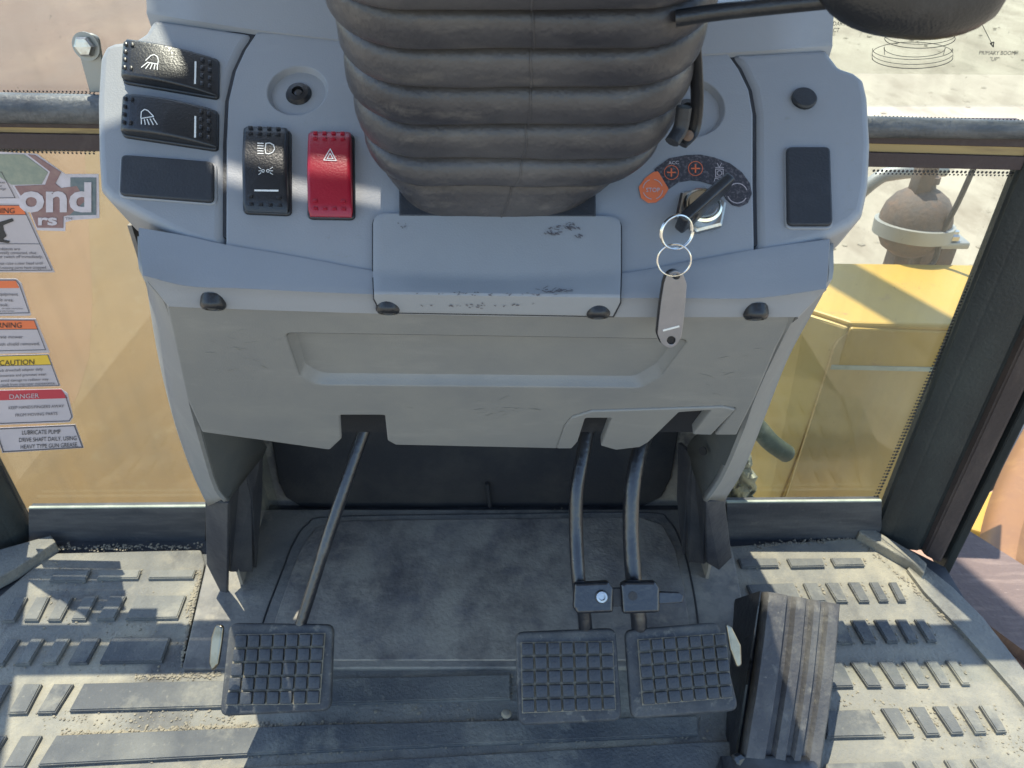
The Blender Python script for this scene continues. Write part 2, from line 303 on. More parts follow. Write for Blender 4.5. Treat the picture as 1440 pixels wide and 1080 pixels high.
# rubber floor mat, with every raised tread pad its own piece
fm = thing('floor_mat', 'dusty black rubber floor mat with raised slanted tread pads across the cab floor', 'floor mat', (0, .5, .004))
ZM, ZR = .006, .0115
mo = [(-60, 880), (0, 838), (70, 778), (282, 773), (288, 792), (256, 932), (1058, 932), (1024, 768), (1205, 757), (1285, 798), (1340, 848), (1440, 958), (1500, 1020), (1500, 1250), (-60, 1250)]
mat_pts = fillet([(p.x, p.y) for p in zpoly(mo, ZM)], .006)
flatpl = Plane((0, 0, ZM), (0, 0, 1))
obj('mat_sheet', plate_mesh([mat_pts], flatpl, .006, .0015), matrub, fm)
def Lz(q): return [(x / 2.842, 700 + y / 2.842) for x, y in q]
def Rz(q): return [(980 + x / 2.841, 700 + y / 2.841) for x, y in q]
ribs = []
for q in [[(220, 288), (360, 288), (340, 330), (195, 330)], [(400, 285), (562, 285), (550, 320), (385, 322)], [(605, 285), (782, 285), (770, 318), (590, 320)],
          [(60, 395), (108, 395), (55, 490), (5, 490)], [(145, 395), (195, 395), (150, 487), (93, 487)], [(240, 395), (290, 395), (240, 487), (188, 487)],
          [(335, 392), (388, 392), (340, 485), (283, 485)], [(440, 390), (503, 390), (455, 483), (385, 483)], [(548, 388), (742, 388), (708, 478), (498, 482)],
          [(30, 562), (78, 562), (10, 665), (-40, 665)], [(125, 560), (175, 560), (115, 662), (58, 664)], [(225, 560), (280, 560), (222, 660), (163, 662)],
          [(328, 560), (400, 558), (345, 658), (270, 660)], [(448, 556), (680, 556), (645, 652), (396, 656)],
          [(-20, 745), (38, 745), (-25, 860), (-90, 860)], [(95, 742), (165, 742), (105, 858), (30, 860)], [(215, 742), (292, 742), (220, 856), (146, 858)],
          [(335, 740), (2040, 705), (2040, 800), (275, 850)],
          [(-40, 952), (25, 950), (-55, 1078), (-120, 1080)], [(85, 950), (165, 948), (95, 1075), (10, 1078)], [(225, 948), (1260, 905), (2790, 870), (2790, 945), (1260, 1010), (150, 1068)],
          [(1000, 1075), (2800, 975), (2960, 970), (2990, 1180), (120, 1200), (140, 1110)]]: ribs.append(Lz(q))
for q in [[(165, 240), (318, 240), (328, 272), (180, 275)], [(360, 240), (500, 240), (512, 272), (378, 275)], [(535, 238), (655, 238), (672, 268), (552, 270)],
          [(200, 345), (385, 338), (420, 412), (235, 420)], [(425, 338), (480, 338), (520, 412), (460, 413)], [(515, 337), (565, 337), (605, 412), (560, 412)], [(605, 335), (650, 335), (692, 412), (650, 412)],
          [(690, 335), (725, 335), (768, 410), (730, 410)], [(768, 335), (798, 335), (838, 410), (806, 410)],
          [(520, 487), (585, 487), (625, 578), (560, 578)], [(615, 485), (672, 485), (718, 575), (668, 575)], [(708, 484), (760, 484), (805, 573), (762, 573)], [(795, 483), (838, 483), (885, 572), (845, 572)], [(870, 482), (908, 482), (960, 570), (925, 570)],
          [(480, 655), (580, 655), (628, 752), (500, 755)], [(615, 653), (680, 653), (740, 752), (683, 752)], [(725, 652), (785, 652), (838, 750), (790, 750)], [(822, 650), (878, 650), (930, 748), (885, 748)], [(912, 648), (960, 648), (1015, 745), (975, 745)], [(995, 645), (1035, 645), (1095, 742), (1062, 742)],
          [(520, 850), (690, 843), (752, 950), (520, 956)], [(737, 838), (805, 838), (870, 948), (808, 950)], [(850, 833), (910, 833), (973, 943), (920, 945)], [(945, 830), (1005, 830), (1068, 938), (1020, 940)], [(1045, 828), (1100, 828), (1160, 936), (1115, 938)], [(1130, 826), (1180, 826), (1240, 932), (1200, 934)],
          [(520, 1060), (820, 1050), (880, 1150), (500, 1160)], [(865, 1048), (935, 1046), (995, 1150), (930, 1152)], [(990, 1044), (1050, 1042), (1115, 1148), (1055, 1150)], [(1095, 1040), (1150, 1038), (1220, 1145), (1165, 1146)]]: ribs.append(Rz(q))
for q in ribs:
    bm = prism(zpoly(q, ZR), .0065); bmesh.ops.bevel(bm, geom=[e for e in bm.edges if all(v.co.z > ZR - .001 for v in e.verts)], offset=.0013, segments=2, affect='EDGES')
    obj('tread_pad', frombm(bm), matrib, fm, smooth=50)

# footwell floor plate with its pressed line
ff = thing('footwell_floor_plate', 'scuffed dark floor plate between the console legs, in front of the kick panel', 'floor plate', (0, .7, .0))
tp = Plane((0, 0, .012), (0, 0, 1))
plate('toe_plate', [(290, 792), (330, 716), (1005, 716), (1030, 772), (1062, 938), (256, 940)], tp, .012, toem, ff, bev=.002, r=.004)
pr = [(366, 900), (372, 868), (398, 800), (412, 765), (432, 738), (470, 727), (700, 723), (905, 721), (940, 732), (960, 770), (975, 830), (985, 900)]
obj('pressed_line', tube_mesh([tp.hit(*q) + Vector((0, 0, -.0002)) for q in pr], .0014, 8, 5), darkw, ff)
plate('toe_board', [(376, 928), (388, 868), (410, 805), (424, 770), (444, 742), (478, 732), (900, 727), (932, 738), (950, 772), (963, 830), (976, 928)], tp.up(.0015), .003, footm, ff, bev=.0012, r=.01)

# grit in the grooves, loose
bm = bmesh.new()
ico = bmesh.new(); bmesh.ops.create_icosphere(ico, subdivisions=1, radius=1); IV = [v.co.copy() for v in ico.verts]; IF = [[v.index for v in f.verts] for f in ico.faces]; ico.free(); GV, GF = [], []
def grit(x0, y0, x1, y1, n, sp, zz=ZM):
    for i in range(n):
        t = random.random(); p = onZ(x0 + (x1 - x0) * t, y0 + (y1 - y0) * t + random.gauss(0, sp), zz); r = random.uniform(.0004, .0017) * random.choice((.7, 1, 1.2))
        m = Matrix.Translation(p + Vector((0, 0, r * .4))) @ Matrix.Rotation(random.random() * 6, 4, 'Z') @ Matrix.Diagonal((r * random.uniform(.7, 1.4), r, r * .7, 1))
        o_ = len(GV); GV.extend([m @ v for v in IV]); GF.extend([[i_ + o_ for i_ in f] for f in IF])
for q in ribs:
    if max(p[0] for p in q) > 1450 or min(p[1] for p in q) > 1060: continue
    (x0, y0), (x1, y1), (x2, y2), (x3, y3) = q[:4] if len(q) == 4 else (q[0], q[2], q[3], q[-1])
    L_ = int(5 + abs(x2 - x3) * .22); grit(x3, y3 + 2, x2, y2 + 2, L_, 1.3); grit(x1 + 2, y1, x2 + 2, y2, 7, 1.2)
for a in [(190, 953, 310, 949, 260, 2.2), (462, 935, 725, 926, 420, 2.5), (85, 1034, 400, 1021, 700, 3), (395, 1022, 720, 1016, 420, 2.6), (255, 930, 282, 800, 260, 5), (262, 862, 282, 810, 160, 4),
          (80, 771, 285, 769, 300, 2), (1060, 768, 1200, 756, 200, 2), (1210, 760, 1440, 968, 260, 3), (730, 1018, 1000, 1035, 60, 12), (330, 750, 900, 718, 160, 6), (60, 830, 260, 930, 160, 40), (1180, 990, 1440, 1040, 200, 16),
          (60, 1010, 330, 1010, 160, 8), (480, 960, 720, 1040, 90, 20)]: grit(*a)
bm.free(); gme = bpy.data.meshes.new('grit'); gme.from_pydata(GV, [], GF); o = obj('grit', gme, gravelm, kind='stuff'); tag(o, 'pale sandy grit and crumbs lying in the grooves of the mat', 'grit')
pb = obj('pebble', lathe_mesh([(0, 0), (.0045, .001), (.006, .003), (.004, .006), (0, .007)], onZ(712, 1006, ZR), (0, 0, 1), 9), gravelm)
tag(pb, 'small pale pebble lying on the mat beside the middle pedal', 'pebble')

# ------------------------------------------------------------------ cab front: sill, windows, rails, pillars
YG = .76
sill = thing('window_sill', 'dark painted sill strip running under the lower front window', 'sill', (-.05, .75, 0))
sp = Plane((0, .748, 0), (0, -1, 0))
for xa, xb in ((40, 289), (1022, 1240)):
    ya, yb = 716 - (xa - 40) / 120, 716 - (xb - 40) / 120
    plate('sill_face', [(xa, ya), (xb, yb), (xb, yb + 58), (xa, ya + 54)], sp, .012, darksill, sill, bev=.001)
    plate('sill_lip', [(xa, ya - 1.8), (xb, yb - 1.8), (xb, yb), (xa, ya)], sp.up(.001), .004, cloth, sill, bev=.0004)
for lab, q in (('worn chamfer strip at the foot of the narrow dark post', [(-40, 796), (0, 772), (72, 752), (78, 762), (20, 800), (-40, 832)]), ('worn chamfer strip at the foot of the broad black pillar', [(1208, 738), (1222, 740), (1288, 778), (1304, 792), (1300, 806), (1282, 790), (1208, 748)])):
    o = obj('sill_trim', frombm(prism(zpoly(q, .022), .020)), matrub, sill, smooth=0); o['label'] = lab
    b = o.modifiers.new('b', 'BEVEL'); b.width = .002; b.segments = 2
gp = Plane((0, YG, 0), (0, -1, 0))
def wall_rect(x0, x1, z0, z1, pl): return [((x0 - pl.p.x) * pl.e1.x, (z0 - pl.p.z) * pl.e2.z), ((x1 - pl.p.x) * pl.e1.x, (z0 - pl.p.z) * pl.e2.z), ((x1 - pl.p.x) * pl.e1.x, (z1 - pl.p.z) * pl.e2.z), ((x0 - pl.p.x) * pl.e1.x, (z1 - pl.p.z) * pl.e2.z)]
lw = thing('lower_window', 'dusty lower window pane carrying the column of safety stickers', 'window', (-.5, YG, .06))
lw2 = thing('lower_window', 'dusty lower window pane in front of the yellow fender box', 'window', (.45, YG, .06))
zr0 = onY(60, 190, YG).z
def pane(name, parent, x0, x1, z0, z1):
    me = bpy.data.meshes.new('pane'); me.from_pydata([(x0, YG, z0), (x1, YG, z0), (x1, YG, z1), (x0, YG, z1), (x0, YG + .005, z0), (x1, YG + .005, z0), (x1, YG + .005, z1), (x0, YG + .005, z1)], [], [(0, 1, 2, 3), (5, 4, 7, 6), (0, 4, 5, 1), (3, 2, 6, 7), (0, 3, 7, 4), (1, 5, 6, 2)])
    return obj(name, me, glass, parent, smooth=0)
pane('glass_pane', lw, -.70, -.33, .05, zr0); pane('glass_pane', lw2, .25, .53, .05, zr0)
uw = thing('upper_window', 'upper front window pane above the padded cross rail', 'window', (0, YG, .62))
pane('glass_pane', uw, -.74, .56, onY(60, 150, YG).z, 1.42)
def dots(parent, lines, m=blackm):
    bm = bmesh.new()
    for (x0, y0, x1, y1, n, r) in lines:
        for i in range(n):
            t = (i + .5) / n; c = onY(x0 + (x1 - x0) * t, y0 + (y1 - y0) * t, YG - .0012)
            vs = [bm.verts.new(c + Vector((math.cos(k * math.pi / 3) * r, 0, math.sin(k * math.pi / 3) * r))) for k in range(6)]; bm.faces.new(vs)
    obj('printed_dots', frombm(bm), m, parent, kind='stuff')
dots(lw, [(0, 209, 135, 212, 22, .0016), (2, 213, 135, 216, 22, .0012), (1, 655, 42, 742, 26, .002)])
dots(lw2, [(1226, 240, 1425, 243, 34, .0016), (1229, 244, 1425, 247, 34, .0011), (1432, 252, 1233, 700, 100, .0022), (1428, 252, 1229, 700, 100, .0014)])
dots(uw, [(0, 131.5, 135, 133, 24, .0014), (3, 128, 135, 129.5, 24, .0010), (1224, 167, 1440, 172.5, 40, .0014), (1227, 163.5, 1440, 169, 40, .0010)])
rail = thing('cross_rail', 'padded cross rail running behind the console between both front windows', 'rail', (-.1, .75, .6))
obj('padded_bar', tube_mesh([onY(-280, 148, .745), onY(300, 157, .745), onY(1100, 176, .745), onY(1500, 184, .745)], lambda s: .0155 - .007 * s, 20, 10), railm, rail)
rp = Plane((0, .754, 0), (0, -1, 0))
plate('tan_strip', [(-280, 171), (720, 186), (1500, 207), (1500, 224), (720, 204), (-280, 184)], rp, .004, woodish, rail, bev=.0005)
plate('rubber_seal', [(-280, 170), (720, 180), (1500, 193), (1500, 209), (720, 190), (-280, 175)], rp.up(.003), .006, maroon, rail, bev=.001)
plate('rubber_seal', [(-280, 182), (720, 200), (1500, 222), (1500, 241), (720, 224), (-280, 204)], rp.up(.003), .008, maroon, rail, bev=.001)

def post(name, cross, z0, z1, m, parent, bev=.003):
    bm = prism([(x, y, z1) for x, y in cross], z1 - z0); bmesh.ops.bevel(bm, geom=[e for e in bm.edges if abs(e.verts[0].co.z - e.verts[1].co.z) > .1], offset=bev, segments=3, affect='EDGES')
    return obj(name, frombm(bm), m, parent)
pil = thing('corner_pillar', 'broad black corner pillar beside the door opening', 'pillar', (.56, .75, 0))
post('pillar_post', [(.56, .80), (.519, .7655), (.519, .752), (.535, .738), (.578, .730), (.60, .745), (.60, .80)], 0, 1.5, pillarm, pil)
post('door_seal', [(.580, .742), (.582, .722), (.597, .708), (.603, .715), (.603, .742)], 0, 1.5, sealm, pil, .002)
post('seal_lip', [(.6035, .735), (.6035, .706), (.610, .700), (.614, .705), (.614, .735)], -.02, 1.5, pillarm, pil, .001)
pil2 = thing('front_post', 'narrow dark post at the far end of the sill opposite the broad pillar', 'pillar', (-.72, .75, 0))
post('post_body', [(-.72, .80), (-.690, .7655), (-.692, .752), (-.705, .735), (-.79, .70), (-.79, .80)], 0, 1.5, pillarm, pil2)
obj('frame_beam', box_mesh((-.09, .776, .570), (1.22, .020, .030), .003), maroon, rail)
# door sill edge
ds = thing('door_sill', 'dusty worn edge strip along the open door side of the floor', 'sill', (.6, .5, 0))
obj('sill_edge', frombm(prism(zpoly([(1290, 786), (1340, 826), (1382, 868), (1446, 950), (1520, 1040), (1500, 1062), (1428, 972), (1350, 884), (1300, 832), (1276, 800)], .012), .016)), matrub, ds)

# unseen roof added to shade the console; notch and slot pass sun patches
PA = Plane((0, .44, .602), (0, -.088, .12))
def up_sun(p, z): return p + SUNV * ((z - p.z) / SUNV.z)
ZT = 1.5
r1 = up_sun(PA.hit(212, 10), ZT); r2 = up_sun(PA.hit(268, 135), ZT); r3 = up_sun(PA.hit(60, 215), ZT)  # notch corners set to let sun onto the outer switches
rf = thing('shade_roof', 'grey roof panel added unseen over the cab, shaped to shade the console', 'roof', (0, .3, ZT))
RP = Plane((0, 0, ZT), (0, 0, 1))
slot = [up_sun(PA.hit(*q), ZT) for q in ((300, 226), (350, 243), (436, 262), (500, 268), (575, 283), (575, 296), (500, 284), (436, 280), (350, 266), (300, 252))]  # opening cut to drop a strip of sun across the panel
obj('shade_roof_panel', plate_mesh([[(r1.x - (r2.x - r1.x) * .3, .865), (.72, .865), (.72, -.45), (-.8, -.45), (-.8, r3.y), (r3.x, r3.y), (r2.x, r2.y), (r1.x, r1.y)], [(p.x, p.y) for p in slot]], RP, .006, .001), plastic, rf, smooth=0)

# ------------------------------------------------------------------ console
con = thing('console', 'grey moulded plastic steering console with switches, hatch cover and kick cut-outs', 'console', (0, .6, 0))
BR = .004
left_side = [(214, 24), (203, 44, .004), (188, 54), (160, 57), (146, 63), (138, 80), (134, 140), (135, 215), (138, 264), (152, 280), (212, 312), (260, 336), (314.5, 352), (315, 200), (318, 140), (328, 98), (342, 68), (358, 45)]
right_side = [(1164, 66), (1170, 76), (1182, 92), (1203, 99), (1217, 110), (1223, 135), (1227, 200), (1224, 262), (1216, 300), (1200, 316), (1160, 336), (1110, 350), (1064, 362), (1062, 260), (1062, 160), (1056, 125), (1042, 95), (1026, 74)]
centre = [(361, 45), (345, 69), (331, 99), (321, 141), (318, 200), (317.5, 352), (420, 372), (525, 392), (700, 400), (870, 392), (960, 380), (1061, 362), (1059, 260), (1059, 160), (1053, 126), (1039, 97), (1023, 74), (760, 66)]
dishes = [(418, 127, 41), (968, 150, 50)]
dh = []
for cx, cy, r in dishes:
    c = PA.loc(cx, cy); R = abs(PA.loc(cx + r, cy)[0] - c[0]); dh.append((c, R))
plate('side_panel', left_side, PA, .045, plastic, con, bev=.006, r=.006, res=4)
plate('side_panel', right_side, PA, .045, plastic, con, bev=.006, r=.006, res=4)
holes = [[(c[0] + R * math.cos(a * math.pi / 24), c[1] + R * math.sin(a * math.pi / 24)) for a in range(48)] for c, R in dh]
plate('centre_panel', centre, PA, .02, plastic, con, bev=.0012, r=.002, holes=holes)
plate('panel_backing', [(230, 40), (250, 320), (525, 380), (870, 380), (1150, 330), (1150, 75)], PA.up(-.0022), .016, blackm, con, bev=.001, holes=holes)
for c, R in dh:
    o = PA.at(*c); obj('screw_dish', lathe_mesh([(R + .001, -.004), (R, -.0008), (R * .96, -.002), (R * .80, -.010), (R * .77, -.0105), (R * .74, -.0075), (R * .70, -.0070), (0, -.0070), (0, -.02), (R + .001, -.02)], o, PA.n, 48), plastic, con)
    k = obj('dish_screw', lathe_mesh([(.0086, -.007), (.0090, -.0035), (.0074, -.0010), (.0040, -.0004), (.0037, -.0035), (0, -.0035)], o, PA.n, 24), blackp, con)
    obj('screw_socket', lathe_mesh([(.0030, -.0034), (.0030, -.0018), (.0018, -.0015), (0, -.0015)], o, PA.n, 6), steelb, k, smooth=0)
# raised ledge behind the panel, rising towards the windscreen
def C3(px, py, h=0): return PA.at(*PA.loc(px, py), h)
lx = [(207, 20), (290, 33), (356, 43), (476, 57), (760, 64), (985, 78), (1080, 72), (1170, 66)]
r0 = [C3(x, y, .001) for x, y in lx]
def ledge(dy, dz, sx=1): return [Vector((p.x * sx, p.y + dy, p.z + dz)) for p in r0]
rowsl = [ledge(.004, -.02), ledge(0, 0), ledge(.0025, .003), ledge(.012, .021), ledge(.0145, .0235), ledge(.018, .0245), ledge(.235, .045, .80), ledge(.25, .02, .80), ledge(.25, -.1, .80)]
o = obj('rear_ledge', loft(rowsl), plastic, con, smooth=28); solid(o, .004)
# ledge corner next to the sunlit side
# lip shelf
cre = [(197, 322), (260, 333), (320, 346), (420, 363), (530, 383), (620, 391), (720, 393), (870, 386), (960, 371), (1065, 352), (1165, 338)]
fr = [(201, 385), (262, 400), (330, 403), (430, 408), (530, 412), (620, 414), (720, 416), (870, 417), (960, 417), (1065, 417), (1162, 404)]
bo = [(238, 431), (280, 433), (340, 435), (430, 438), (530, 441), (620, 443), (720, 445), (870, 446), (960, 446), (1065, 446), (1122, 446)]
def dens(a, n=4):
    P = spline([(x, y, 0) for x, y in a], n); return [(p.x, p.y) for p in P]
cre_, fr_, bo_ = dens(cre), dens(fr), dens(bo)
K = len(cre_)
rows = []
A_ = [C3(x, y, -.004) for x, y in cre_]; A2 = [C3(x, y, .0016) for x, y in cre_]; A3 = [C3(x, y + 3, .0022) for x, y in cre_]
Fp = [onY(x, y, .405) for x, y in fr_]; Bp = [onY(x, y, .4085) for x, y in bo_]
B2 = [p + Vector((0, .012, -.001)) for p in Bp]
for i in (0, 1, K - 2, K - 1): pass
rows = [A_, A2, A3]
for t in (.25, .5, .75, .90): rows.append([a.lerp(b, t) for a, b in zip(A3, Fp)])
rows.append([b + Vector((0, -.0005, -.0008)) for b in Fp])
for t in (.12, .5, .95): rows.append([a.lerp(b, t) for a, b in zip(Fp, Bp)])
rows += [Bp, B2]
# rounded ends
def endrow(rows, side):
    idx = 0 if side < 0 else -1; out_ = []
    for r in rows:
        p = r[idx]; out_.append((p + Vector((side * .0018, .003, -.0025)), p + Vector((side * .0028, .03, -.03))))
    return out_
L, R_ = endrow(rows, -1), endrow(rows, 1)
rows = [[l[1], l[0]] + r + [q[0], q[1]] for l, r, q in zip(L, rows, R_)]
lip = obj('lip_shelf', loft(rows), plastic, con, smooth=38)
# lower panel
PD = Plane((0, .4165, .562), (0, -.196, -.1065))
dm = [(232, 425), (262, 560), (284, 608), (372, 620), (464, 633, .003), (480, 618), (478, 584, .003), (541, 584, .003), (545, 620, .004), (556, 626), (784, 631), (795, 598), (806, 585), (830, 577), (1018, 571), (1034, 574), (1005, 612), (1036, 612), (1062, 560), (1092, 490), (1118, 440), (1125, 428)]
rec = [(405, 469), (935, 469, .004), (962, 480), (905, 537, .016), (893, 545), (440, 541), (425, 532, .016)]
rec = [(402, 469, .006), (968, 478, .006), (930, 528, .02), (900, 545, .01), (445, 541, .02), (422, 528, .01)]
rec_l = fillet([(*PD.loc(q[0], q[1]), q[2]) for q in rec], 0, 6)
plate('knee_panel', dm, PD, .006, plastic_low, con, bev=.0018, r=.002, holes=[rec_l], res=3)
cx_ = sum(p[0] for p in rec_l) / len(rec_l); cy_ = sum(p[1] for p in rec_l) / len(rec_l)
def inset(pl_, d):
    o_ = []
    for (x, y) in pl_:
        v = Vector((x - cx_, y - cy_)); ax = max(abs(v.x), 1e-6)
        o_.append((x - math.copysign(min(d * 1.0, ax), v.x), y - math.copysign(min(d * (1.0 if abs(v.y) > .012 else abs(v.y) / .012), abs(v.y)), v.y)))
    return o_
rr = [[PD.at(x, y, -.0006) for x, y in rec_l], [PD.at(x, y, -.0025) for x, y in inset(rec_l, .0008)], [PD.at(x, y, -.0070) for x, y in inset(rec_l, .0030)], [PD.at(x, y, -.0080) for x, y in inset(rec_l, .0040)]]
obj('knee_recess', loft(rr, True, False), plastic_low, con, smooth=50)
bm = bmesh.new(); f = bm.faces.new([bm.verts.new(p) for p in rr[3]]); bmesh.ops.triangulate(bm, faces=bm.faces[:])
obj('recess_floor', frombm(bm), plastic_low, con)
# pedal slot cover with notches
sc = [(783, 631), (794, 600), (804, 588), (832, 579), (1018, 573), (1034, 577), (1000, 612), (974, 611), (1000, 577, .001), (955, 580), (912, 622), (900, 629), (866, 633), (845, 627), (860, 588, .002), (823, 588, .003), (812, 622), (804, 631)]
plate('pedal_slot_cover', sc, PD.up(.0012), .010, plastic_low, con, bev=.0012, r=.0015)
# black box standing in for the shaded hollow behind the panel
obj('shaded_hollow', box_mesh((-.03, .625, .457), (.50, .10, .235)), blackp, con, smooth=0)
# cheeks
inner_m = mat('shaded_inner_plastic', (.075, .08, .078), .6, layers=[((.14, .135, .12), 9, .45, .75, .6, I3)], bump=.15, bscale=400)  # console plastic darkened: shade inside the cheeks put into the colour
def cheek(ridge, outer, inner):
    R = [onY(*q) for q in ridge]; O = [onY(*q) for q in outer]; I_ = [onY(*q) for q in inner]
    n = 24
    def rs(P):
        s = spline(P, 8); return [s[round(i * (len(s) - 1) / (n - 1))] for i in range(n)]
    R, O, I_ = rs(R), rs(O), rs(I_)
    sgn = 1 if R[0].x > 0 else -1
    R2 = [p + Vector((sgn * .004, .0035, 0)) for p in R]; R0 = [p + Vector((-sgn * .003, .002, 0)) for p in R]
    inn = [I_, [a.lerp(b, .5) + Vector((0, .004, 0)) for a, b in zip(I_, R0)], R0]
    w_ = obj('cheek_inner_web', loft(inn), inner_m, con); solid(w_, .002)
    return loft([[p + Vector((-sgn * .001, .006, 0)) for p in R0], R0, R, R2, [a.lerp(b, .5) for a, b in zip(R2, O)], O])
cl = obj('console_cheek', cheek([(199, 335, .440), (203, 388, .412), (232, 428, .412), (248, 490, .445), (264, 560, .482), (280, 620, .53), (300, 685, .585), (315, 706, .60)],
      [(200, 335, .475), (201, 365, .475), (206, 400, .478), (222, 500, .515), (244, 590, .565), (268, 660, .605), (292, 712, .632)],
      [(222, 350, .46), (235, 395, .45), (262, 432, .45), (270, 500, .48), (282, 560, .52), (372, 622, .664), (352, 660, .66), (318, 704, .62)]), plastic_low, con)
solid(cl, .003)
cr = obj('console_cheek', cheek([(1166, 345, .440), (1162, 402, .412), (1122, 440, .412), (1092, 495, .445), (1062, 560, .482), (1045, 608, .52), (1018, 670, .575), (994, 706, .60)],
      [(1171, 345, .475), (1168, 375, .475), (1160, 408, .478), (1110, 500, .515), (1078, 580, .565), (1046, 660, .605), (1018, 705, .632)],
      [(1140, 360, .46), (1125, 400, .45), (1090, 442, .45), (1070, 500, .48), (1040, 560, .52), (969, 622, .664), (972, 655, .66), (990, 704, .62)]), plastic_low, con)
solid(cr, .003)
PCl = Plane(onY(300, 640, .60), (1, -.45, 0)); 
obj('cheek_hole', lathe_mesh([(0, 0), (.004, 0), (.004, .001), (0, .001)], onY(322, 636, .602), (.9, -.6, .2), 12), blackp, con)
obj('cheek_hole', lathe_mesh([(0, 0), (.005, 0), (.005, .001), (0, .001)], onY(989, 634, .602), (-.9, -.6, .2), 12), blackp, con)
# seals where wings meet lip
# hatch cover
def hsurf(t, s):
    """t 0..1 across, s 0..1 down the cover, following panel, crease, shelf and front"""
    x = 526 + (872 - 526) * t
    top = 304 + 4 * t; c = 386 + 8 * math.sin(math.pi * t); f_ = 412 + 5 * t; b = 439 + 6 * t
    if s < .55: k = s / .55; return C3(x, top + (c - top) * k, .0035)
    if s < .75: k = (s - .55) / .20; a = C3(x, c, .0035); q = onY(x, f_, .4015); return a.lerp(q, k)
    k = (s - .75) / .25; a = onY(x, f_, .4015); q = onY(x, b, .4055); return a.lerp(q, k)
def hatch(e, lift):
    rows_ = []
    ss = [0, .01, .025, .05, .09, .2, .35, .5, .55, .6, .68, .735, .765, .82, .88, .93, .97, 1]
    for s in ss:
        w = 0
        if s < .09: w = .045 * (1 - math.sqrt(max(0, 1 - (1 - s / .09) ** 2)))
        if s > .82: w = max(w, .03 * ((s - .82) / .18))
        rows_.append([hsurf(-e + w + (1 + 2 * e - 2 * w) * k / 24, min(1, s + (e * .6 if s > .9 else -e if s < .01 else 0))) + Vector((0, -lift * .6, lift * .8)) for k in range(25)])
    return rows_
h = obj('hatch_cover', loft(hatch(0, 0)), hatch_m, con, smooth=40); solid(h, .0022, .0009)
h2 = obj('hatch_gap', loft(hatch(.006, -.0016)), blackm, con, smooth=40)
# lip screws
hh = surf_hit(h, .0011); ms = []
for (cx, cy, dx, dy, n, ln) in [(776, 326, 12, 5, 24, 5), (800, 318, 16, 5, 26, 6), (812, 331, 9, 4, 12, 4), (740, 414, 70, 2, 16, 5), (782, 408, 22, 3, 18, 9), (660, 430, 90, 3, 26, 4), (566, 318, 8, 4, 8, 2), (640, 412, 60, 4, 14, 3)]:
    for i in range(n):
        x, y = cx + random.gauss(0, dx / 2), cy + random.gauss(0, dy / 2); a = random.gauss(.35 if cy < 340 else 0, .3); l = random.uniform(.4, 1) * ln
        ms.append(stroke_mesh([(x, y), (x + l * math.cos(a), y + l * math.sin(a))], hh, random.uniform(.5, 1.3)))
obj('scuff_marks', merge(ms), inkg, con, kind='stuff', smooth=0)
ha = PA.up(.0004).hit; ms = []
for i in range(80):
    x, y = random.choice([(random.uniform(325, 520), random.uniform(310, 358)), (random.uniform(345, 470), random.uniform(165, 182)), (random.uniform(1075, 1180), random.uniform(160, 205)), (random.uniform(880, 1050), random.uniform(325, 352)), (random.gauss(480, 14), random.gauss(357, 6)), (random.uniform(1185, 1215), random.uniform(130, 300))])
    if 345 < x < 410 and y < 306: continue
    a = random.gauss(-.4, .5); l = random.choice((.8, 1, 1.5, 3, 7)) * random.uniform(.5, 1)
    ms.append(stroke_mesh([(x, y), (x + l * math.cos(a), y + l * math.sin(a))], ha, random.uniform(.3, .8)))
obj('fine_scratches', merge(ms), scrm, con, kind='stuff', smooth=0)
hk = PD.up(.0004).hit; ms = []
for i in range(110):
    x, y = random.choice([(random.uniform(250, 1080), random.uniform(450, 620)), (random.gauss(330, 50), random.gauss(500, 25)), (random.gauss(1000, 50), random.gauss(520, 30)), (random.gauss(690, 60), random.gauss(575, 8))])
    if 395 < x < 975 and 462 < y < 552: continue
    if y > 575 and (x < 300 or x > 780 or 470 < x < 560): continue
    if x < 262 + (y - 450) * .2 or x > 1085 - (y - 450) * .4: continue
    a = random.gauss(-.15, .25); l = random.choice((1, 1, 1.5, 2, 4, 9, 14)) * random.uniform(.5, 1)
    ms.append(stroke_mesh([(x, y), (x + l * math.cos(a), y + l * math.sin(a)), (x + 1.6 * l * math.cos(a + .06), y + 1.6 * l * math.sin(a + .06))], hk, random.uniform(.25, .7)))
obj('scratches', merge(ms), scrm, con, kind='stuff', smooth=0)
for x, y in ((300, 428), (546, 434), (841, 440), (1063, 442)):
    p = onY(x, y, .4070)
    k = obj('lip_screw', lathe_mesh([(.0072, -.006), (.0078, 0), (.0075, .0014), (.0062, .0030), (.0050, .0034), (.0046, .0018), (0, .0018)], p, (0, -.62, -.78), 28), blackp, con)
    obj('screw_socket', lathe_mesh([(.0036, .0017), (.0036, .0031), (.002, .0033), (0, .0033)], p, (0, -.62, -.78), 6), steelb, k, smooth=0)

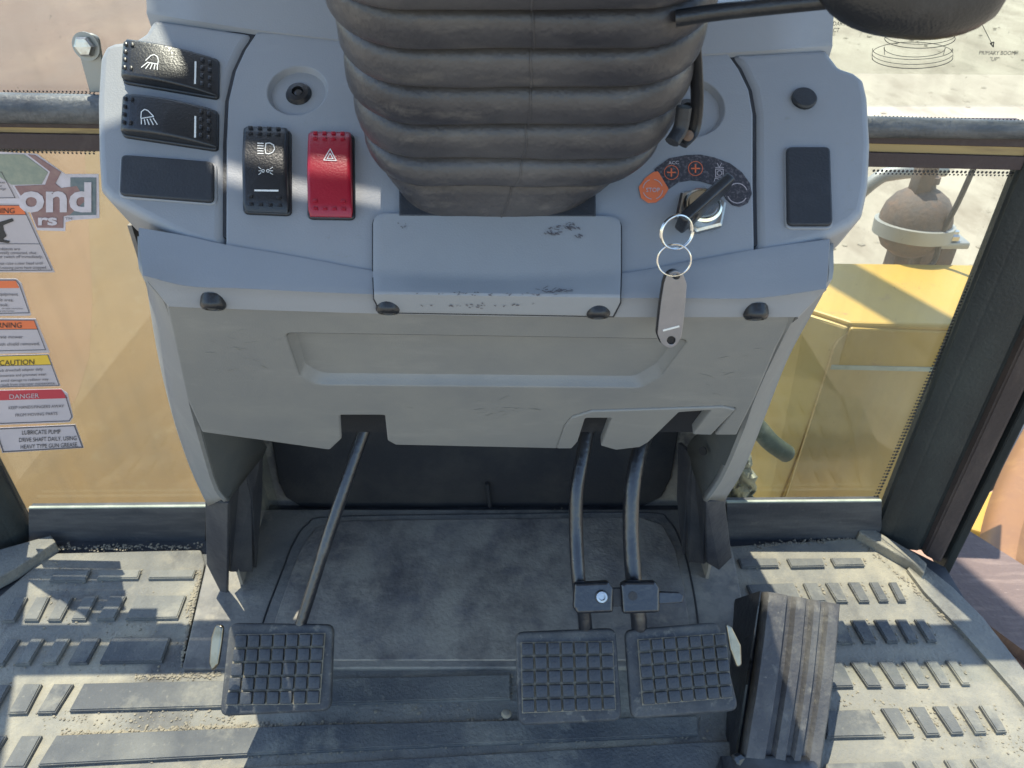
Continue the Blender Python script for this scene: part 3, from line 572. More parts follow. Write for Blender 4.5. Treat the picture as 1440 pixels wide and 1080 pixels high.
# ---------------- switches
def quad_frame(q):
    P = [PA.hit(*a) for a in q]; c = sum(P, Vector()) / 4; u = ((P[1] + P[2]) - (P[0] + P[3])) / 2; v = ((P[0] + P[1]) - (P[3] + P[2])) / 2
    return c, u, v
def rounded(w, h, r): return fillet([(-w / 2, -h / 2), (w / 2, -h / 2), (w / 2, h / 2), (-w / 2, h / 2)], r, 4)
def rocker(name, q, m, lab, along='v', tilt=.10, hgt=.009, icons=None, dots_=True):
    c, u, v = quad_frame(q); L = v if along == 'v' else u
    wv = u if along == 'v' else v; e2 = L.normalized(); e1 = wv.normalized(); n = PA.n
    if e1.cross(e2).dot(n) < 0: e1 = -e1
    pl = Plane(c, n, e1); pl.e1 = e1; pl.e2 = e2; w, l = wv.length, L.length
    # socket surround
    # body: loft of rounded rect slices with curved top
    N = 17; prof = fillet([(-w / 2 * .98, 0, 0), (-w / 2, hgt, .0028), (w / 2, hgt, .0028), (w / 2 * .98, 0, 0)], 0, 4)
    rows_ = []
    for i in range(N):
        s = -1 + 2 * i / (N - 1); edge = min(1, (1 - abs(s)) / .07) if abs(s) > .93 else 1; edge = math.sqrt(max(0, 1 - (1 - edge) ** 2))
        top = .0 + tilt * s * l / 2 - .0035 * (s * s) 
        sh = .0022 * (1 - edge)
        rows_.append([pl.at(x * (1 - .06 * (1 - edge)), s * l / 2, (y / hgt) * (hgt + top) * (1 - .35 * (1 - edge)) - .0005) for x, y in prof])
    sw = obj(name, loft(rows_, True, True), m, con, smooth=40); 
    if lab: sw['label'] = lab
    fr_ = Plane(c + n * .0022, n, e1); fr_.e1 = e1; fr_.e2 = e2
    sgn = 1
    bez = obj('switch_frame', plate_mesh([rounded(w * 1.08, l * 1.03, .004)], fr_, .004, .0012), blackp, sw)
    hit = surf_hit(sw)
    if dots_:
        ms = []
        for (i0, j0) in [(i, j) for i in range(4) for j in (0, 1, 6, 7)]:
            if j0 == 1 and i0 in (1, 2): continue
            x = (i0 - 1.5) * w * .21; y = (-.44 + (.075 * j0 if j0 < 2 else .805 + .075 * (j0 - 6))) * l
            s = y / (l / 2); top = hgt + tilt * s * l / 2 - .0035 * s * s
            ms.append(box_mesh(pl.at(x, y, top - .0002), (w * .10, w * .075, .0012), .0003, Matrix((pl.e1, pl.e2, pl.n)).transposed()))
        obj('grip_bumps', merge(ms), m, sw, kind='stuff')
    if icons:
        obj('symbol', merge([stroke_mesh(p, hit, wd) for p, wd in icons]), whitei, sw, smooth=0)
    return sw
def Z1(q): return [(120 + x / 3.085, y / 3.085) for x, y in q]
wl1 = [(Z1([(262, 262), (285, 240), (300, 237), (313, 246), (317, 262), (314, 278), (268, 270)]), 1.3), (Z1([(268, 272), (243, 292)]), 1.3), (Z1([(278, 276), (262, 297)]), 1.3), (Z1([(290, 278), (281, 299)]), 1.3), (Z1([(302, 280), (298, 300)]), 1.3), (Z1([(313, 281), (312, 302)]), 1.3), (Z1([(478, 268), (476, 362)]), 2.6)]
wl2 = [(Z1([(241, 510), (243, 485), (257, 474), (272, 480), (296, 505), (241, 514)]), 1.3), (Z1([(243, 518), (243, 538)]), 1.3), (Z1([(256, 518), (260, 540)]), 1.3), (Z1([(268, 517), (277, 541)]), 1.3), (Z1([(281, 515), (295, 541)]), 1.3), (Z1([(294, 512), (312, 540)]), 1.3), (Z1([(477, 505), (476, 595)]), 2.6)]
ls = [(Z1([(783, 622), (800, 620), (815, 628), (822, 645), (813, 660), (797, 667), (783, 665), (780, 645), (783, 622)]), 1.2)] + [(Z1([(747, y), (772, y + 1)]), 1.2) for y in (621, 632, 643, 654, 665)] + \
     [(Z1(circ(771, 741, 6, 10)), 1), (Z1(circ(792, 741, 6, 10)), 1)] + [(Z1([(762, 741 + d * .5), (752, 741 + d)]), .9) for d in (-16, 0, 16)] + [(Z1([(801, 741 + d * .5), (813, 741 + d)]), .9) for d in (-16, 0, 16)] + [(Z1([(735, 826), (836, 827)]), 2.4)]
hz = [(Z1([(1062, 646), (1034, 694), (1089, 697), (1062, 646)]), 1.1), (Z1([(1062, 664), (1049, 688), (1075, 689), (1062, 664)]), 1.1)]
rocker('rocker_switch', [(177, 62), (309, 90), (305, 136), (177, 120)], blackp, 'uppermost black rocker switch with floodlight symbol, half in the sun', 'u', -.07, .010, wl1)
rocker('rocker_switch', [(176, 139), (308, 160), (304, 211), (176, 193)], blackp, 'black rocker switch with floodlight symbol above the blank cover', 'u', -.05, .010, wl2)
rocker('rocker_switch', [(345, 184), (410, 186), (406, 303), (347, 300)], blackp, 'upright black rocker switch with headlight and side lamp symbols', 'v', .05, .010, ls)
rocker('rocker_switch', [(436, 191), (497, 191), (497, 309), (436, 307)], redp, 'red hazard rocker switch with white triangle', 'v', .03, .010, hz)
def blank(q, lab):
    c, u, v = quad_frame(q); p1, p2 = Plane(c + PA.n * .0035, PA.n), Plane(c + PA.n * .0012, PA.n)
    for p in (p1, p2): p.e1 = u.normalized(); p.e2 = v.normalized()
    o = obj('blank_cover', plate_mesh([rounded(u.length * 1.0, v.length * 1.0, .004)], p1, .005, .0014), blackm, con, label=lab)
    obj('cover_rim', plate_mesh([rounded(u.length * 1.05, v.length * 1.06, .005)], p2, .003, .0008), plastic, o)
blank([(172, 221), (304, 231), (301, 288), (172, 277)], 'black blank switch cover lying below the two floodlight switches')
blank([(1103, 210), (1166, 210), (1168, 320), (1106, 320)], 'tall black blank switch cover below the round plug')
obj('round_plug', lathe_mesh([(.0083, 0), (.0085, .002), (.0075, .0032), (0, .0034)], C3(1130, 140), PA.n, 32), blackm, con)

# ---------------- ignition lock and sticker
def Z3(q): return [(860 + x / 3.6, 60 + y / 3.6) for x, y in q]
st = plate('ignition_sticker', Z3([(215, 640), (290, 585), (380, 568), (450, 566), (520, 580), (600, 610), (660, 655), (700, 710), (712, 765), (690, 812), (650, 830), (610, 820), (580, 790), (565, 765), (520, 720), (450, 700), (400, 695), (340, 705), (290, 740)]), PA.up(.0006), .0006, carbon, con, bev=.0001, r=.001)
so_ = plate('stop_patch', Z3([(210, 655), (170, 685), (138, 730), (150, 785), (185, 810), (225, 808), (265, 780), (290, 740), (262, 695), (235, 650)]), PA.up(.0009), .0004, orangei, st, bev=.0001, r=.0012)
H0 = PA.up(.0011).hit; H1 = PA.up(.0013).hit
obj('stop_lettering', text_mesh('STOP', Z3([(174, 756)])[0], 8.6, H1, 0, .95, bold=.01), labelw, st, smooth=0)
obj('stop_ring', merge([stroke_mesh(Z3(circ(209, 742, 50, 10, a, a + 62)), H1, 1.1) for a in (20, 110, 200, 290)]), labelw, st, smooth=0)
obj('position_marks', merge([stroke_mesh(Z3(circ(c[0], c[1], 36, 20)), H0, .9, True) for c in ((303, 657), (425, 637))] + [stroke_mesh(Z3(l), H0, 1.9) for l in ([(303, 637), (303, 677)], [(283, 657), (323, 657)], [(425, 617), (425, 657)], [(405, 637), (445, 637)])]), orangei, st, smooth=0)
obj('accessory_lettering', text_mesh('ACC', Z3([(288, 617)])[0], 6.5, H0, -3, 1.1, bold=.01), labelw, st, smooth=0)
obj('start_symbols', merge([stroke_mesh(Z3(circ(637, 762, 50, 14, 20, 150)), H0, 1.2), stroke_mesh(Z3(circ(637, 762, 50, 14, 200, 330)), H0, 1.2),
     stroke_mesh(Z3([(527, 640), (565, 640), (565, 680), (527, 680), (527, 640)]), H0, 1), stroke_mesh(Z3(circ(546, 660, 12, 12)), H0, 1, True), stroke_mesh(Z3([(535, 610), (546, 632), (557, 610)]), H0, .8), stroke_mesh(Z3([(525, 632), (568, 632)]), H0, .8), stroke_mesh(Z3([(520, 700), (525, 685), (565, 700)]), H0, .9)]), labelw, st, smooth=0)
lc = C3(984, 298)
nut = obj('lock_nut', lathe_mesh([(.0170, 0), (.0172, .0035), (.0155, .0048), (0, .0048)], lc, PA.n, 6, (1, .35, 0)), zinc, con, smooth=0)
obj('lock_barrel', lathe_mesh([(.0125, .0045), (.0125, .0085), (.0110, .0098), (.0102, .0085), (.0095, .0085), (.0090, .0105), (0, .0105)], lc, PA.n, 36), chrome, con)
obj('key_slot', box_mesh(lc + PA.n * .0105, (.010, .0025, .0012), 0, Matrix((Vector((.72, .55, .40)).normalized(), PA.n.cross(Vector((.72, .55, .40)).normalized()), PA.n)).transposed()), blackp, con, smooth=0)

# ---------------- key, rings, tag
ky = thing('ignition_key', 'black headed ignition key turned in the chrome lock', 'key', lc + PA.n * .01)
HK = PA.up(.020)
a_, b_ = HK.hit(957, 314), HK.hit(1026, 252)
ax = (b_ - a_).normalized(); th = PA.n.cross(ax)
kc = (a_ + b_) / 2
kp = Plane(kc + th * .0035, th, ax)
kl = (b_ - a_).length
sg = 1 if kp.e2.dot(PA.n) > 0 else -1
kpoly = fillet([(-kl / 2, -.010 * sg), (-kl / 2 * .5, -.012 * sg), (kl / 2 * .6, -.010 * sg), (kl / 2, -.006 * sg), (kl / 2, .006 * sg), (-kl / 2, .006 * sg)], .003)
kh = [(c[0], c[1]) for c in [(-kl / 2 + .008 + .0035 * math.cos(t * math.pi / 8), .0035 * math.sin(t * math.pi / 8)) for t in range(16)]]
obj('key_head', plate_mesh([kpoly, kh], kp, .007, .0018), blackp, ky)
obj('key_blade', box_mesh(lc + PA.n * .013, (.008, .0022, .012), .0003, Matrix((ax, th, PA.n)).transposed()), zinc, ky)
def ring(cx, cy, r, y, tx, tz, wr=.00055, turns=2, dz=.0007):
    c = onY(cx, cy, y); d = (c - EYE).dot(FW); R = r / F * d * 1.08
    n = Vector((tx, -1, tz)).normalized(); pl = Plane(c, n); pts = []
    N = 36 * turns
    for k in range(N + 1):
        a = 2 * math.pi * k / 36; pts.append(pl.at(R * math.cos(a), R * math.sin(a), dz * k / 18 - dz))
    return tube_mesh(pts, wr, 8, 0)
o = obj('key_ring', ring(951, 326, 22, .392, .25, .15), wire); tag(o, 'double wire split ring hanging from the ignition key', 'key ring')
o = obj('key_ring', ring(948, 366, 21.5, .389, -.15, .1, turns=1, dz=.0002, wr=.0005), wire); tag(o, 'thin single wire ring holding the oval key tag', 'key ring')
tgp = Plane((0, .384, .55), (.12, -1, -.10), (1, .12, 0))
tgo = thing('key_tag', 'oblong brownish metal key tag hanging in front of the console lip', 'key tag', tgp.hit(946, 435))
tpx = [(934, 400), (938, 387), (950, 380), (961, 386), (966, 400), (964, 425), (961, 455), (958, 475), (950, 487), (940, 490), (930, 483), (925, 470), (927, 450), (930, 425)]
tpl = fillet([tgp.loc(*q) for q in tpx], .006)
def hl(cx, cy, r): return [tgp.loc(*q) for q in circ(cx, cy, r, 14)]
sl_ = [tgp.loc(*q) for q in [(932, 463.5), (955, 457.5), (955.6, 459.6), (932.5, 465.8)]]
obj('tag_plate', plate_mesh([tpl, hl(950, 389, 4.2), hl(944, 479, 6.2)], tgp, .0012, .0003), tagm, tgo)
obj('tag_backing', plate_mesh([[(x - .0008, y) for x, y in tpl], hl(950, 389, 4.2)], tgp.up(-.0013), .0022, .0005), blackp, tgo)
obj('tag_slot', plate_mesh([sl_], tgp.up(.0003), .0004, .00005), whitei, tgo, smooth=0)
obj('tag_rivet', lathe_mesh([(.0017, 0), (.0017, .0006), (0, .0009)], tgp.hit(952, 389), tgp.n, 10), blackp, tgo)

# ------------------------------------------------------------------ bellows boot
bt = thing('steering_column_boot', 'large pleated black rubber boot round the steering column, dusty brown', 'rubber boot', (0, .45, .61))
tt = Vector((0, -.42, .91)).normalized(); vv = Vector((0, .91, .42)).normalized()
stations = [(-190, 731, .195, .15), (-60, 731, .197, .15), (-2, 731, .199, .148), (52, 732, .198, .145), (106, 732, .196, .142), (158, 730, .197, .137), (208, 727, .194, .130), (250, 720, .184, .120), (282, 708, .156, .108), (306, 699, .128, .102)]
def station(y):
    for a, b in zip(stations, stations[1:]):
        if y <= b[0]:
            k = (y - a[0]) / (b[0] - a[0]); return [a[i] + (b[i] - a[i]) * k for i in (1, 2, 3)]
    return list(stations[-1][1:])
creases = [-190, -150, -110, -70, -28, 24, 79, 133, 185, 233, 270, 306]
rows = []
PP = [(0, 1), (.04, .72), (.10, .45), (.2, .24), (.35, .10), (.55, .01), (.76, .0), (.84, .07), (.90, .26), (.96, .64), (1, 1)]
def PROF(p):
    for a, b in zip(PP, PP[1:]):
        if p <= b[0]: return a[1] + (b[1] - a[1]) * (p - a[0]) / (b[0] - a[0])
    return 1
NR = 120
def rrect(w2, d2, r):
    a, b, q = w2 - r, d2 - r, math.pi * r / 2; tot = 4 * (a + b + q); res = []
    for k in range(NR):
        s_ = tot * k / NR
        for L_, f in ((a, lambda t: (t, -d2)), (q, lambda t: (a + r * math.sin(t / r), -b - r * math.cos(t / r))), (2 * b, lambda t: (w2, -b + t)), (q, lambda t: (a + r * math.cos(t / r), b + r * math.sin(t / r))),
                      (2 * a, lambda t: (a - t, d2)), (q, lambda t: (-a - r * math.sin(t / r), b + r * math.cos(t / r))), (2 * b, lambda t: (-w2, b - t)), (q, lambda t: (-a - r * math.cos(t / r), -b - r * math.sin(t / r))), (a + 1e-6, lambda t: (-a + t, -d2))):
            if s_ <= L_: res.append(f(s_)); break
            s_ -= L_
    return res
def sring(y, inset, sag=0, drop=0):
    cx, w, d = station(y); Y = .36 + .0003 * y; near = onY(cx, y, Y); near.x = (cx - 720) / F * ((near - EYE).dot(FW) + .055)
    c = near + vv * (d / 2); w2 = w / 2 - inset * .30; d2 = d / 2 - inset
    pts = []
    for x, v in rrect(w2, d2, min(w2, d2) * .66):
        wob = .0012 * noise.noise(Vector((x * 25, v * 25, y * .04)))
        pts.append(c + Vector((x + wob, 0, 0)) + vv * (v + .0010 * noise.noise(Vector((x * 30 + 7, v * 30, y * .03)))) + tt * (.0012 * noise.noise(Vector((x * 18, v * 18 + 3, y * .05)))))
    return pts
for ci in range(len(creases) - 1):
    a, b = creases[ci], creases[ci + 1]; last = ci == len(creases) - 2
    PS = [0, .03, .08, .16, .28, .42, .56, .68, .77, .84, .90, .96]; n = 12
    for i in range(n):
        p = PS[i]; y = a + (b - a) * p
        if last: ins = .0065 * (1 - p) * (1 if i < 3 else .8); drop = 0
        else:
            ins = .0155 * PROF(p) ; drop = 0
            if p > .86: drop = 0
        rows.append(sring(y, ins, 0, drop))
rows.append(sring(306, 0)); rows.append([p - tt * .012 for p in sring(306, .001)])
obj('mould_seam', tube_mesh([r[1] + Vector((0, -.0001, .0001)) for r in rows[36:]], .0006, 6, 0), rubber, bt)
obj('pleated_sleeve', loft(rows, True, True), rubber, bt, smooth=75)
plate('boot_collar', [(561, 255), (838, 255), (838, 304), (561, 303)], PA.up(.004), .006, blackm, bt, bev=.001)
# shift lever
lv = thing('control_lever', 'black control lever with a broad oval knob reaching past the boot', 'lever', onY(1000, 15, .37))
obj('stalk', tube_mesh([onY(950, 26, .375), onY(1010, 17, .372), (onY(1090, 8, .368)), onY(1190, -2, .362)], .0037, 14, 6), blackp, lv)
kc2 = onY(1283, -22, .36); rows = []
for i in range(17):
    s = -1 + 2 * i / 16; q = max(1e-3, (1 - abs(s) ** 2.6)) ** .5
    rows.append([kc2 + Vector((s * .0435, 0, -s * .004 + (s * s) * .002)) + Vector((0, math.cos(2 * math.pi * k / 24) * .013 * q, math.sin(2 * math.pi * k / 24) * .0215 * q)) for k in range(24)])
obj('knob', loft(rows, True, True), blackp, lv, smooth=60)
# strap and catch beside the boot
cs = thing('boot_strap', 'black plastic strap and catch tucked behind the boot above the ignition lock', 'strap', onY(975, 150, .44))
obj('strap_loop', tube_mesh([onY(976, 58, .43), onY(979, 100, .435), onY(980, 150, .44), onY(974, 185, .44), onY(958, 203, .435)], .0042, 14, 6, flat=.45), blackp, cs)
obj('catch', tube_mesh([onY(962, 150, .425), onY(957, 180, .425), onY(945, 200, .42)], .0045, 10, 5, flat=.8), blackm, cs)
obj('catch_pin', lathe_mesh([(.003, 0), (.003, .004), (0, .005)], onY(966, 190, .43), (0, -1, .2), 12), rusty, cs)

# ------------------------------------------------------------------ pedals
def pedal(name, label, corners, n, cz, grid, armpts, armr, lip=None):
    c4 = sum((Vector((x, y)) for x, y in corners), Vector((0, 0))) / 4
    p0 = onZ(c4.x, c4.y, cz); pl = Plane(p0, n)
    t = thing(name, label, 'pedal', (p0.x, p0.y, 0))
    pad = plate('pad', corners, pl, .011, padrub, t, bev=.003, r=.009, res=3)
    # pad rolls back at top and bottom
    gx, gy, gq = grid
    Q = [pl.loc(*q) for q in gq]
    obj('groove_dirt', plate_mesh([Q], pl.up(.0006), .001, .0002), gravelm, pad)
    def bil(u, v):
        a = Vector(Q[0]).lerp(Vector(Q[1]), u); b = Vector(Q[3]).lerp(Vector(Q[2]), u); return a.lerp(b, v)
    cw = (bil(1, .5) - bil(0, .5)).length / gx; ch = (bil(.5, 1) - bil(.5, 0)).length / gy
    bmesh_ = box_mesh((0, 0, 0), (cw * .86, ch * .86, .0045), .0008)
    bmesh_.polygons.foreach_set('use_smooth', [True] * len(bmesh_.polygons)); bmesh_.set_sharp_from_angle(angle=math.radians(50))
    bmesh_.materials.append(padblk)
    off = -(t.location)
    for j in range(gy):
        for i in range(gx):
            uv = bil((i + .5) / gx, (j + .5) / gy); du = (bil(min(1, (i + 1) / gx), (j + .5) / gy) - bil(i / gx, (j + .5) / gy)); ang = math.atan2(du.y, du.x)
            M = Matrix.Translation(pl.at(uv.x, uv.y, .0026 + random.uniform(-.0005, .0003))) @ Matrix.Rotation(random.gauss(0, .03), 4, 'X') @ Matrix((pl.e1, pl.e2, pl.n)).transposed().to_4x4() @ Matrix.Rotation(ang, 4, 'Z')
            o = bpy.data.objects.new('tread_block', bmesh_); COL.objects.link(o); o.parent = pad
            w = pad.location + t.location; o.matrix_local = Matrix.Translation(-w) @ M
    bk = obj('pad_plate', plate_mesh([fillet([(x * .9, y * .9) for x, y in [pl.loc(*q) for q in corners]], .008)], pl.up(-.0115), .005, .001), steelb, t)
    obj('arm', tube_mesh(armpts, armr, 16, 8), steelb, t)
    return t, pl
nP = (0, -.62, .78)
c1, pl1 = pedal('clutch_pedal', 'pedal standing alone beneath the hatch cover, half sunlit tread pad with chrome tab', [(322, 876), (468, 878), (464, 1000), (308, 1008)], (-.03, -.62, .78), .115,
      (7, 5, [(333, 892), (458, 890), (450, 990), (318, 992)]),
      [onY(412, 905, .49), onY(426, 868, .505), onY(452, 785, .537), onY(478, 705, .57), onY(500, 640, .60), onY(523, 575, .63)], lambda s: .0066 if s > .42 else .0060)
c2, pl2 = pedal('brake_pedal', 'middle of the three square tread pedals, bolted lock bracket on its arm', [(724, 889), (866, 883), (875, 1014), (729, 1021)], nP, .115,
      (7, 5, [(732, 903), (862, 901), (866, 998), (734, 1003)]),
      [onY(824, 905, .49), onY(822, 868, .50), onY(814, 820, .515), onY(810, 750, .55), onY(811, 690, .575), onY(820, 640, .60), onY(830, 585, .63)], .0074)
c3, pl3 = pedal('brake_pedal', 'square tread pedal nearest the accelerator, chrome tab on its edge', [(879, 886), (1011, 875), (1040, 1000), (888, 1012)], (.03, -.62, .78), .118,
      (7, 5, [(896, 899), (1020, 890), (1030, 981), (903, 992)]),
      [onY(900, 905, .49), onY(898, 868, .50), onY(891, 815, .52), onY(887, 750, .55), onY(889, 690, .575), onY(898, 640, .60), onY(915, 590, .63)], .0086)
def chrometab(parent, px, y0, name='chrome_tab'):
    o = plate(name, px, Plane(onY(px[0][0], px[0][1], y0), (.25 if px[0][0] > 700 else -.25, -.75, .6)), .0045, tabm, parent, bev=.0018, r=.004)
chrometab(c1, [(302, 879), (313, 880), (311, 902), (306, 935), (297, 946), (293, 932), (296, 897)], .47)
chrometab(c3, [(1022, 878), (1030, 882), (1043, 908), (1044, 936), (1037, 940), (1028, 915)], .47)
# lock brackets
def bracket(parent, px, y0, pin=None):
    pl = Plane(onY(*px[0], y0), (0, -.75, .66))
    o = plate('lock_bracket', px, pl, .014, steelb, parent, bev=.003, r=.003)
    return pl
b2 = bracket(c2, [(808, 820), (856, 818), (863, 828), (862, 862), (812, 864), (806, 855)], .50)
obj('bracket_bolt', lathe_mesh([(.0022, .001), (.0066, .001), (.0066, .0016), (.0055, .0035), (.0034, .0037), (.003, .0015), (.001, .0015)], b2.hit(846, 839), b2.n, 24), zinc, c2)
b3 = bracket(c3, [(873, 822), (880, 818), (922, 818), (928, 828), (928, 862), (876, 864)], .50)
obj('bolt_hole', lathe_mesh([(0, .0003), (.0045, .0003), (.0045, .0006), (0, .0006)], b3.hit(890, 838), b3.n, 20), darkw, c3)
plate('lock_pin', [(860, 827), (875, 827), (875, 853), (862, 853)], b3.up(-.006), .005, darkw, c3, bev=.001)
plate('lock_pin', [(926, 832), (955, 833), (962, 838), (960, 848), (926, 850)], b3.up(-.003), .005, steelb, c3, bev=.0012, r=.002)
# accelerator
ac = thing('accelerator_pedal', 'tall ribbed accelerator pedal, one half sunlit and dusty', 'pedal', onZ(1110, 1000, 0))
TL, TR = onZ(1079, 832, .135), onZ(1183, 850, .125); BL, BR_ = onZ(1043, 1082, .025), onZ(1152, 1100, .022)
axn = (TR - TL).cross(TL - BL).normalized(); axn = -axn if axn.y > 0 else axn
prof = [(0, -.012), (0, -.001), (.02, .0012), (.22, .0012), (.26, .001), (.30, -.004), (.36, -.004), (.40, .0006), (.52, .0010), (.555, -.003), (.60, -.003), (.64, .0006), (.72, .0004), (.75, -.0035), (.80, -.0035), (.84, 0), (.97, 0), (1, -.002), (1, -.012)]
rows = []
for k in range(13):
    v = k / 12; a = TL.lerp(BL, v); b = TR.lerp(BR_, v); bow = .006 * math.sin(math.pi * v)
    rows.append([a.lerp(b, u) + axn * (h_ * 1.5 + bow + .001 * noise.noise(Vector((u * 3, v * 6, 0)))) for u, h_ in prof])
accm = mat('accelerator_rubber', (.06, .057, .06), .6, layers=[((.15, .14, .125), 20, .45, .7, .8, (1, .7, .7)), ((.27, .245, .20), 45, .56, .75, .6, (1, .8, .8)), ((.42, .38, .3), 200, .64, .8, .6, I3)], bump=.6, bscale=200)
o = obj('ribbed_tread', loft(rows), accm, ac, smooth=40); solid(o, .003)
obj('pedal_back', loft([[TL - axn * .019, TR - axn * .019], [BL - axn * .019, BR_ - axn * .019]]), steelb, ac); 
obj('side_flange', frombm(prism([TL - axn * .012 + Vector((-.004, 0, .002)), BL - axn * .01 + Vector((-.006, 0, 0)), BL + Vector((-.006, .03, -.03)), TL + Vector((-.02, .03, -.05))], .006)), steelb, ac)
obj('hinge_base', box_mesh(onZ(1080, 1092, .02), (.10, .03, .03), .003), steelb, ac)
obj('pivot_bolt', lathe_mesh([(.007, 0), (.007, .008), (.004, .010), (0, .010)], onZ(1040, 1068, .03), (-.8, -.5, .3), 10), steelb, ac)
obj('spring', tube_mesh([onZ(1052, 905, .05) + Vector((math.cos(k * .9) * .006, k * -.0016, math.sin(k * .9) * .006)) for k in range(50)], .0012, 6, 0), steelb, ac)
obj('support_bracket', frombm(prism([onZ(1040, 885, .07), onZ(1062, 865, .07), onZ(1060, 940, .05), onZ(1035, 948, .05)], .03)), darkw, ac)

# ------------------------------------------------------------------ footwell walls, brackets
fw = thing('kick_panel', 'dark scuffed kick panel closing the footwell behind the pedals', 'panel', (0, .82, 0))
kp2 = Plane((0, .815, 0), (0, -1, 0))
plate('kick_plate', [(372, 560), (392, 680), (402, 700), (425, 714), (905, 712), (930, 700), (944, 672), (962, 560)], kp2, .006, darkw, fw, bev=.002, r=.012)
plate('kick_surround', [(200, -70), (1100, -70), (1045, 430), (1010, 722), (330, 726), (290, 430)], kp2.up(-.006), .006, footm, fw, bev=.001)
obj('footwell_side', frombm(prism([(-.372, .82, .52), (-.368, .82, .52), (-.358, .66, .52), (-.362, .66, .52)], .52)), footm, fw, smooth=0)
obj('footwell_side', frombm(prism([(.258, .82, .48), (.262, .82, .48), (.264, .67, .48), (.260, .67, .48)], .52)), footm, fw, smooth=0)
for x in (685, 960):
    obj('rib_mark', tube_mesh([onY(x, 680, .808), onY(x + 4, 712, .808)], .003, 8, 2), darkw, fw)
def support(label, faces):
    t = thing('console_bracket', label, 'bracket', onZ(*faces[0][2], 0), 'brackets carrying the console')
    for nm, q in zip(('outer_web', 'inner_web', 'gusset'), faces[1:]):
        P = [onY(*a) for a in q]
        bm = bmesh.new(); bm.faces.new([bm.verts.new(p) for p in P]); o = obj(nm, frombm(bm), steelb2, t, smooth=0); solid(o, .005, .0012, 0)
    return t
steelb2 = mat('dull_dark_steel', (.032, .033, .040), .6, layers=[((.10, .095, .09), 20, .42, .7, .7, (1, 1, .5)), ((.3, .27, .22), 90, .66, .8, .5, I3)], bump=.3, bscale=200)
support('dark steel bracket under the console beside the lone pedal', [[0, 0, (320, 830)],
    [(290, 704, .636), (322, 706, .622), (321, 802, .645), (320, 848, .65), (292, 792, .655)],
    [(321, 700, .625), (338, 640, .66), (352, 700, .665), (354, 803, .675), (322, 803, .655)],
    [(338, 640, .66), (368, 622, .70), (366, 700, .71), (358, 800, .69), (352, 700, .665)]])
support('dark steel bracket under the console beside the accelerator', [[0, 0, (1000, 830)],
    [(1018, 702, .636), (991, 704, .622), (993, 790, .645), (1010, 800, .650), (1028, 782, .655)],
    [(992, 700, .625), (976, 640, .66), (968, 700, .665), (970, 790, .675), (992, 792, .655)],
    [(976, 640, .66), (956, 622, .70), (954, 700, .71), (962, 780, .69), (968, 700, .665)]])

# ------------------------------------------------------------------ decals on the window
dp = Plane((0, YG - .0015, 0), (0, -1, 0)); dh_ = dp.up(.0006).hit; dh2 = dp.up(.0009).hit
def decal(label, outline, header=None, hcol=None, rules=(), texts=(), r=.0, group='safety stickers on the lower window', extra=()):
    c = dp.hit(*outline[0]); t = thing('warning_decal', label, 'sticker', c, group)
    plate('backing', outline, dp, .0006, labelw, t, bev=.0001, r=r)
    if header: plate('header_band', header, dp.up(.0003), .0004, hcol, t, bev=.00005, r=0)
    ms = [stroke_mesh(q, dh_, w) for q, w in rules]
    if ms: obj('border', merge(ms), inkg, t, smooth=0)
    for s, x, y, sz, ang, xs, m in texts:
        obj('lettering', text_mesh(s, (x, y), sz * .96, dh2, ang, xs, 'RIGHT', bold=0), m, t, smooth=0)
    for nm, q, m in extra: plate(nm, q, dp.up(.0008), .0003, m, t, bev=.00005, r=.001)
    return t
decal('topmost white text sticker at the picture edge, above the falling figure', [(-60, 236), (4, 238), (27, 279), (-60, 281)], rules=[([(-60, 241), (2, 242), (21, 278), (-60, 279)], .8)],
      texts=[('equipment can cause', 7, 258, 5, 1, 1, inkg), ('serious injury or', 3, 263, 5, 1, 1, inkg), ('damage if damage', 8, 267, 5, 1, 1, inkg)])
decal('white sticker with orange header and falling figure pictogram', [(-60, 284), (34, 287), (77, 383), (-60, 383)], [(-60, 288), (31, 289.5), (37, 302), (-60, 302)], orangei,
      rules=[([(-60, 288), (31, 289), (73, 380), (-60, 381)], .9), ([(-60, 302), (37, 302)], .8), ([(-60, 343), (56, 343)], .8)],
      texts=[('WARNING', 21, 300, 11, 0, 1.05, blacki), ('if objects are', 28, 352, 6, 0, 1.1, inkg), ('accidentally contacted, shut', 51, 357.5, 6, 0, 1.02, inkg), ('master switch off immediately.', 60, 363, 6, 0, 1.02, inkg), ('Do not raise cutter head until', 60, 372, 6, -.5, 1.02, inkg), ('all moving parts have stopped.', 66, 378, 6, -.5, 1.0, inkg)],
      extra=[('pictogram', [(-20, 318), (0, 312), (17, 307), (19, 311), (4, 317), (5, 324), (9, 332), (3, 337), (14, 339), (12, 342), (-5, 340), (-20, 338)], blacki)])
decal('small cropped orange topped sticker about equipment area', [(-60, 392), (23, 392), (30, 398), (44, 444), (-60, 445)], [(-60, 395), (22, 395), (27, 405), (-60, 406)], orangei,
      rules=[([(-60, 394), (22, 394), (27, 400), (41, 440), (-60, 442)], 1)],
      texts=[('this equipment', 25, 416, 6.5, 1, 1.1, inkg), ('in this area.', 19, 424, 6.5, 1, 1.1, inkg), ('result.', 12, 431, 6.5, 1, 1.1, inkg), ('for other instructions', 32, 435, 3.2, 0, 1.1, inkg), ('operate this machine', 20, 438.5, 3.2, 0, 1.1, inkg)], r=.003)
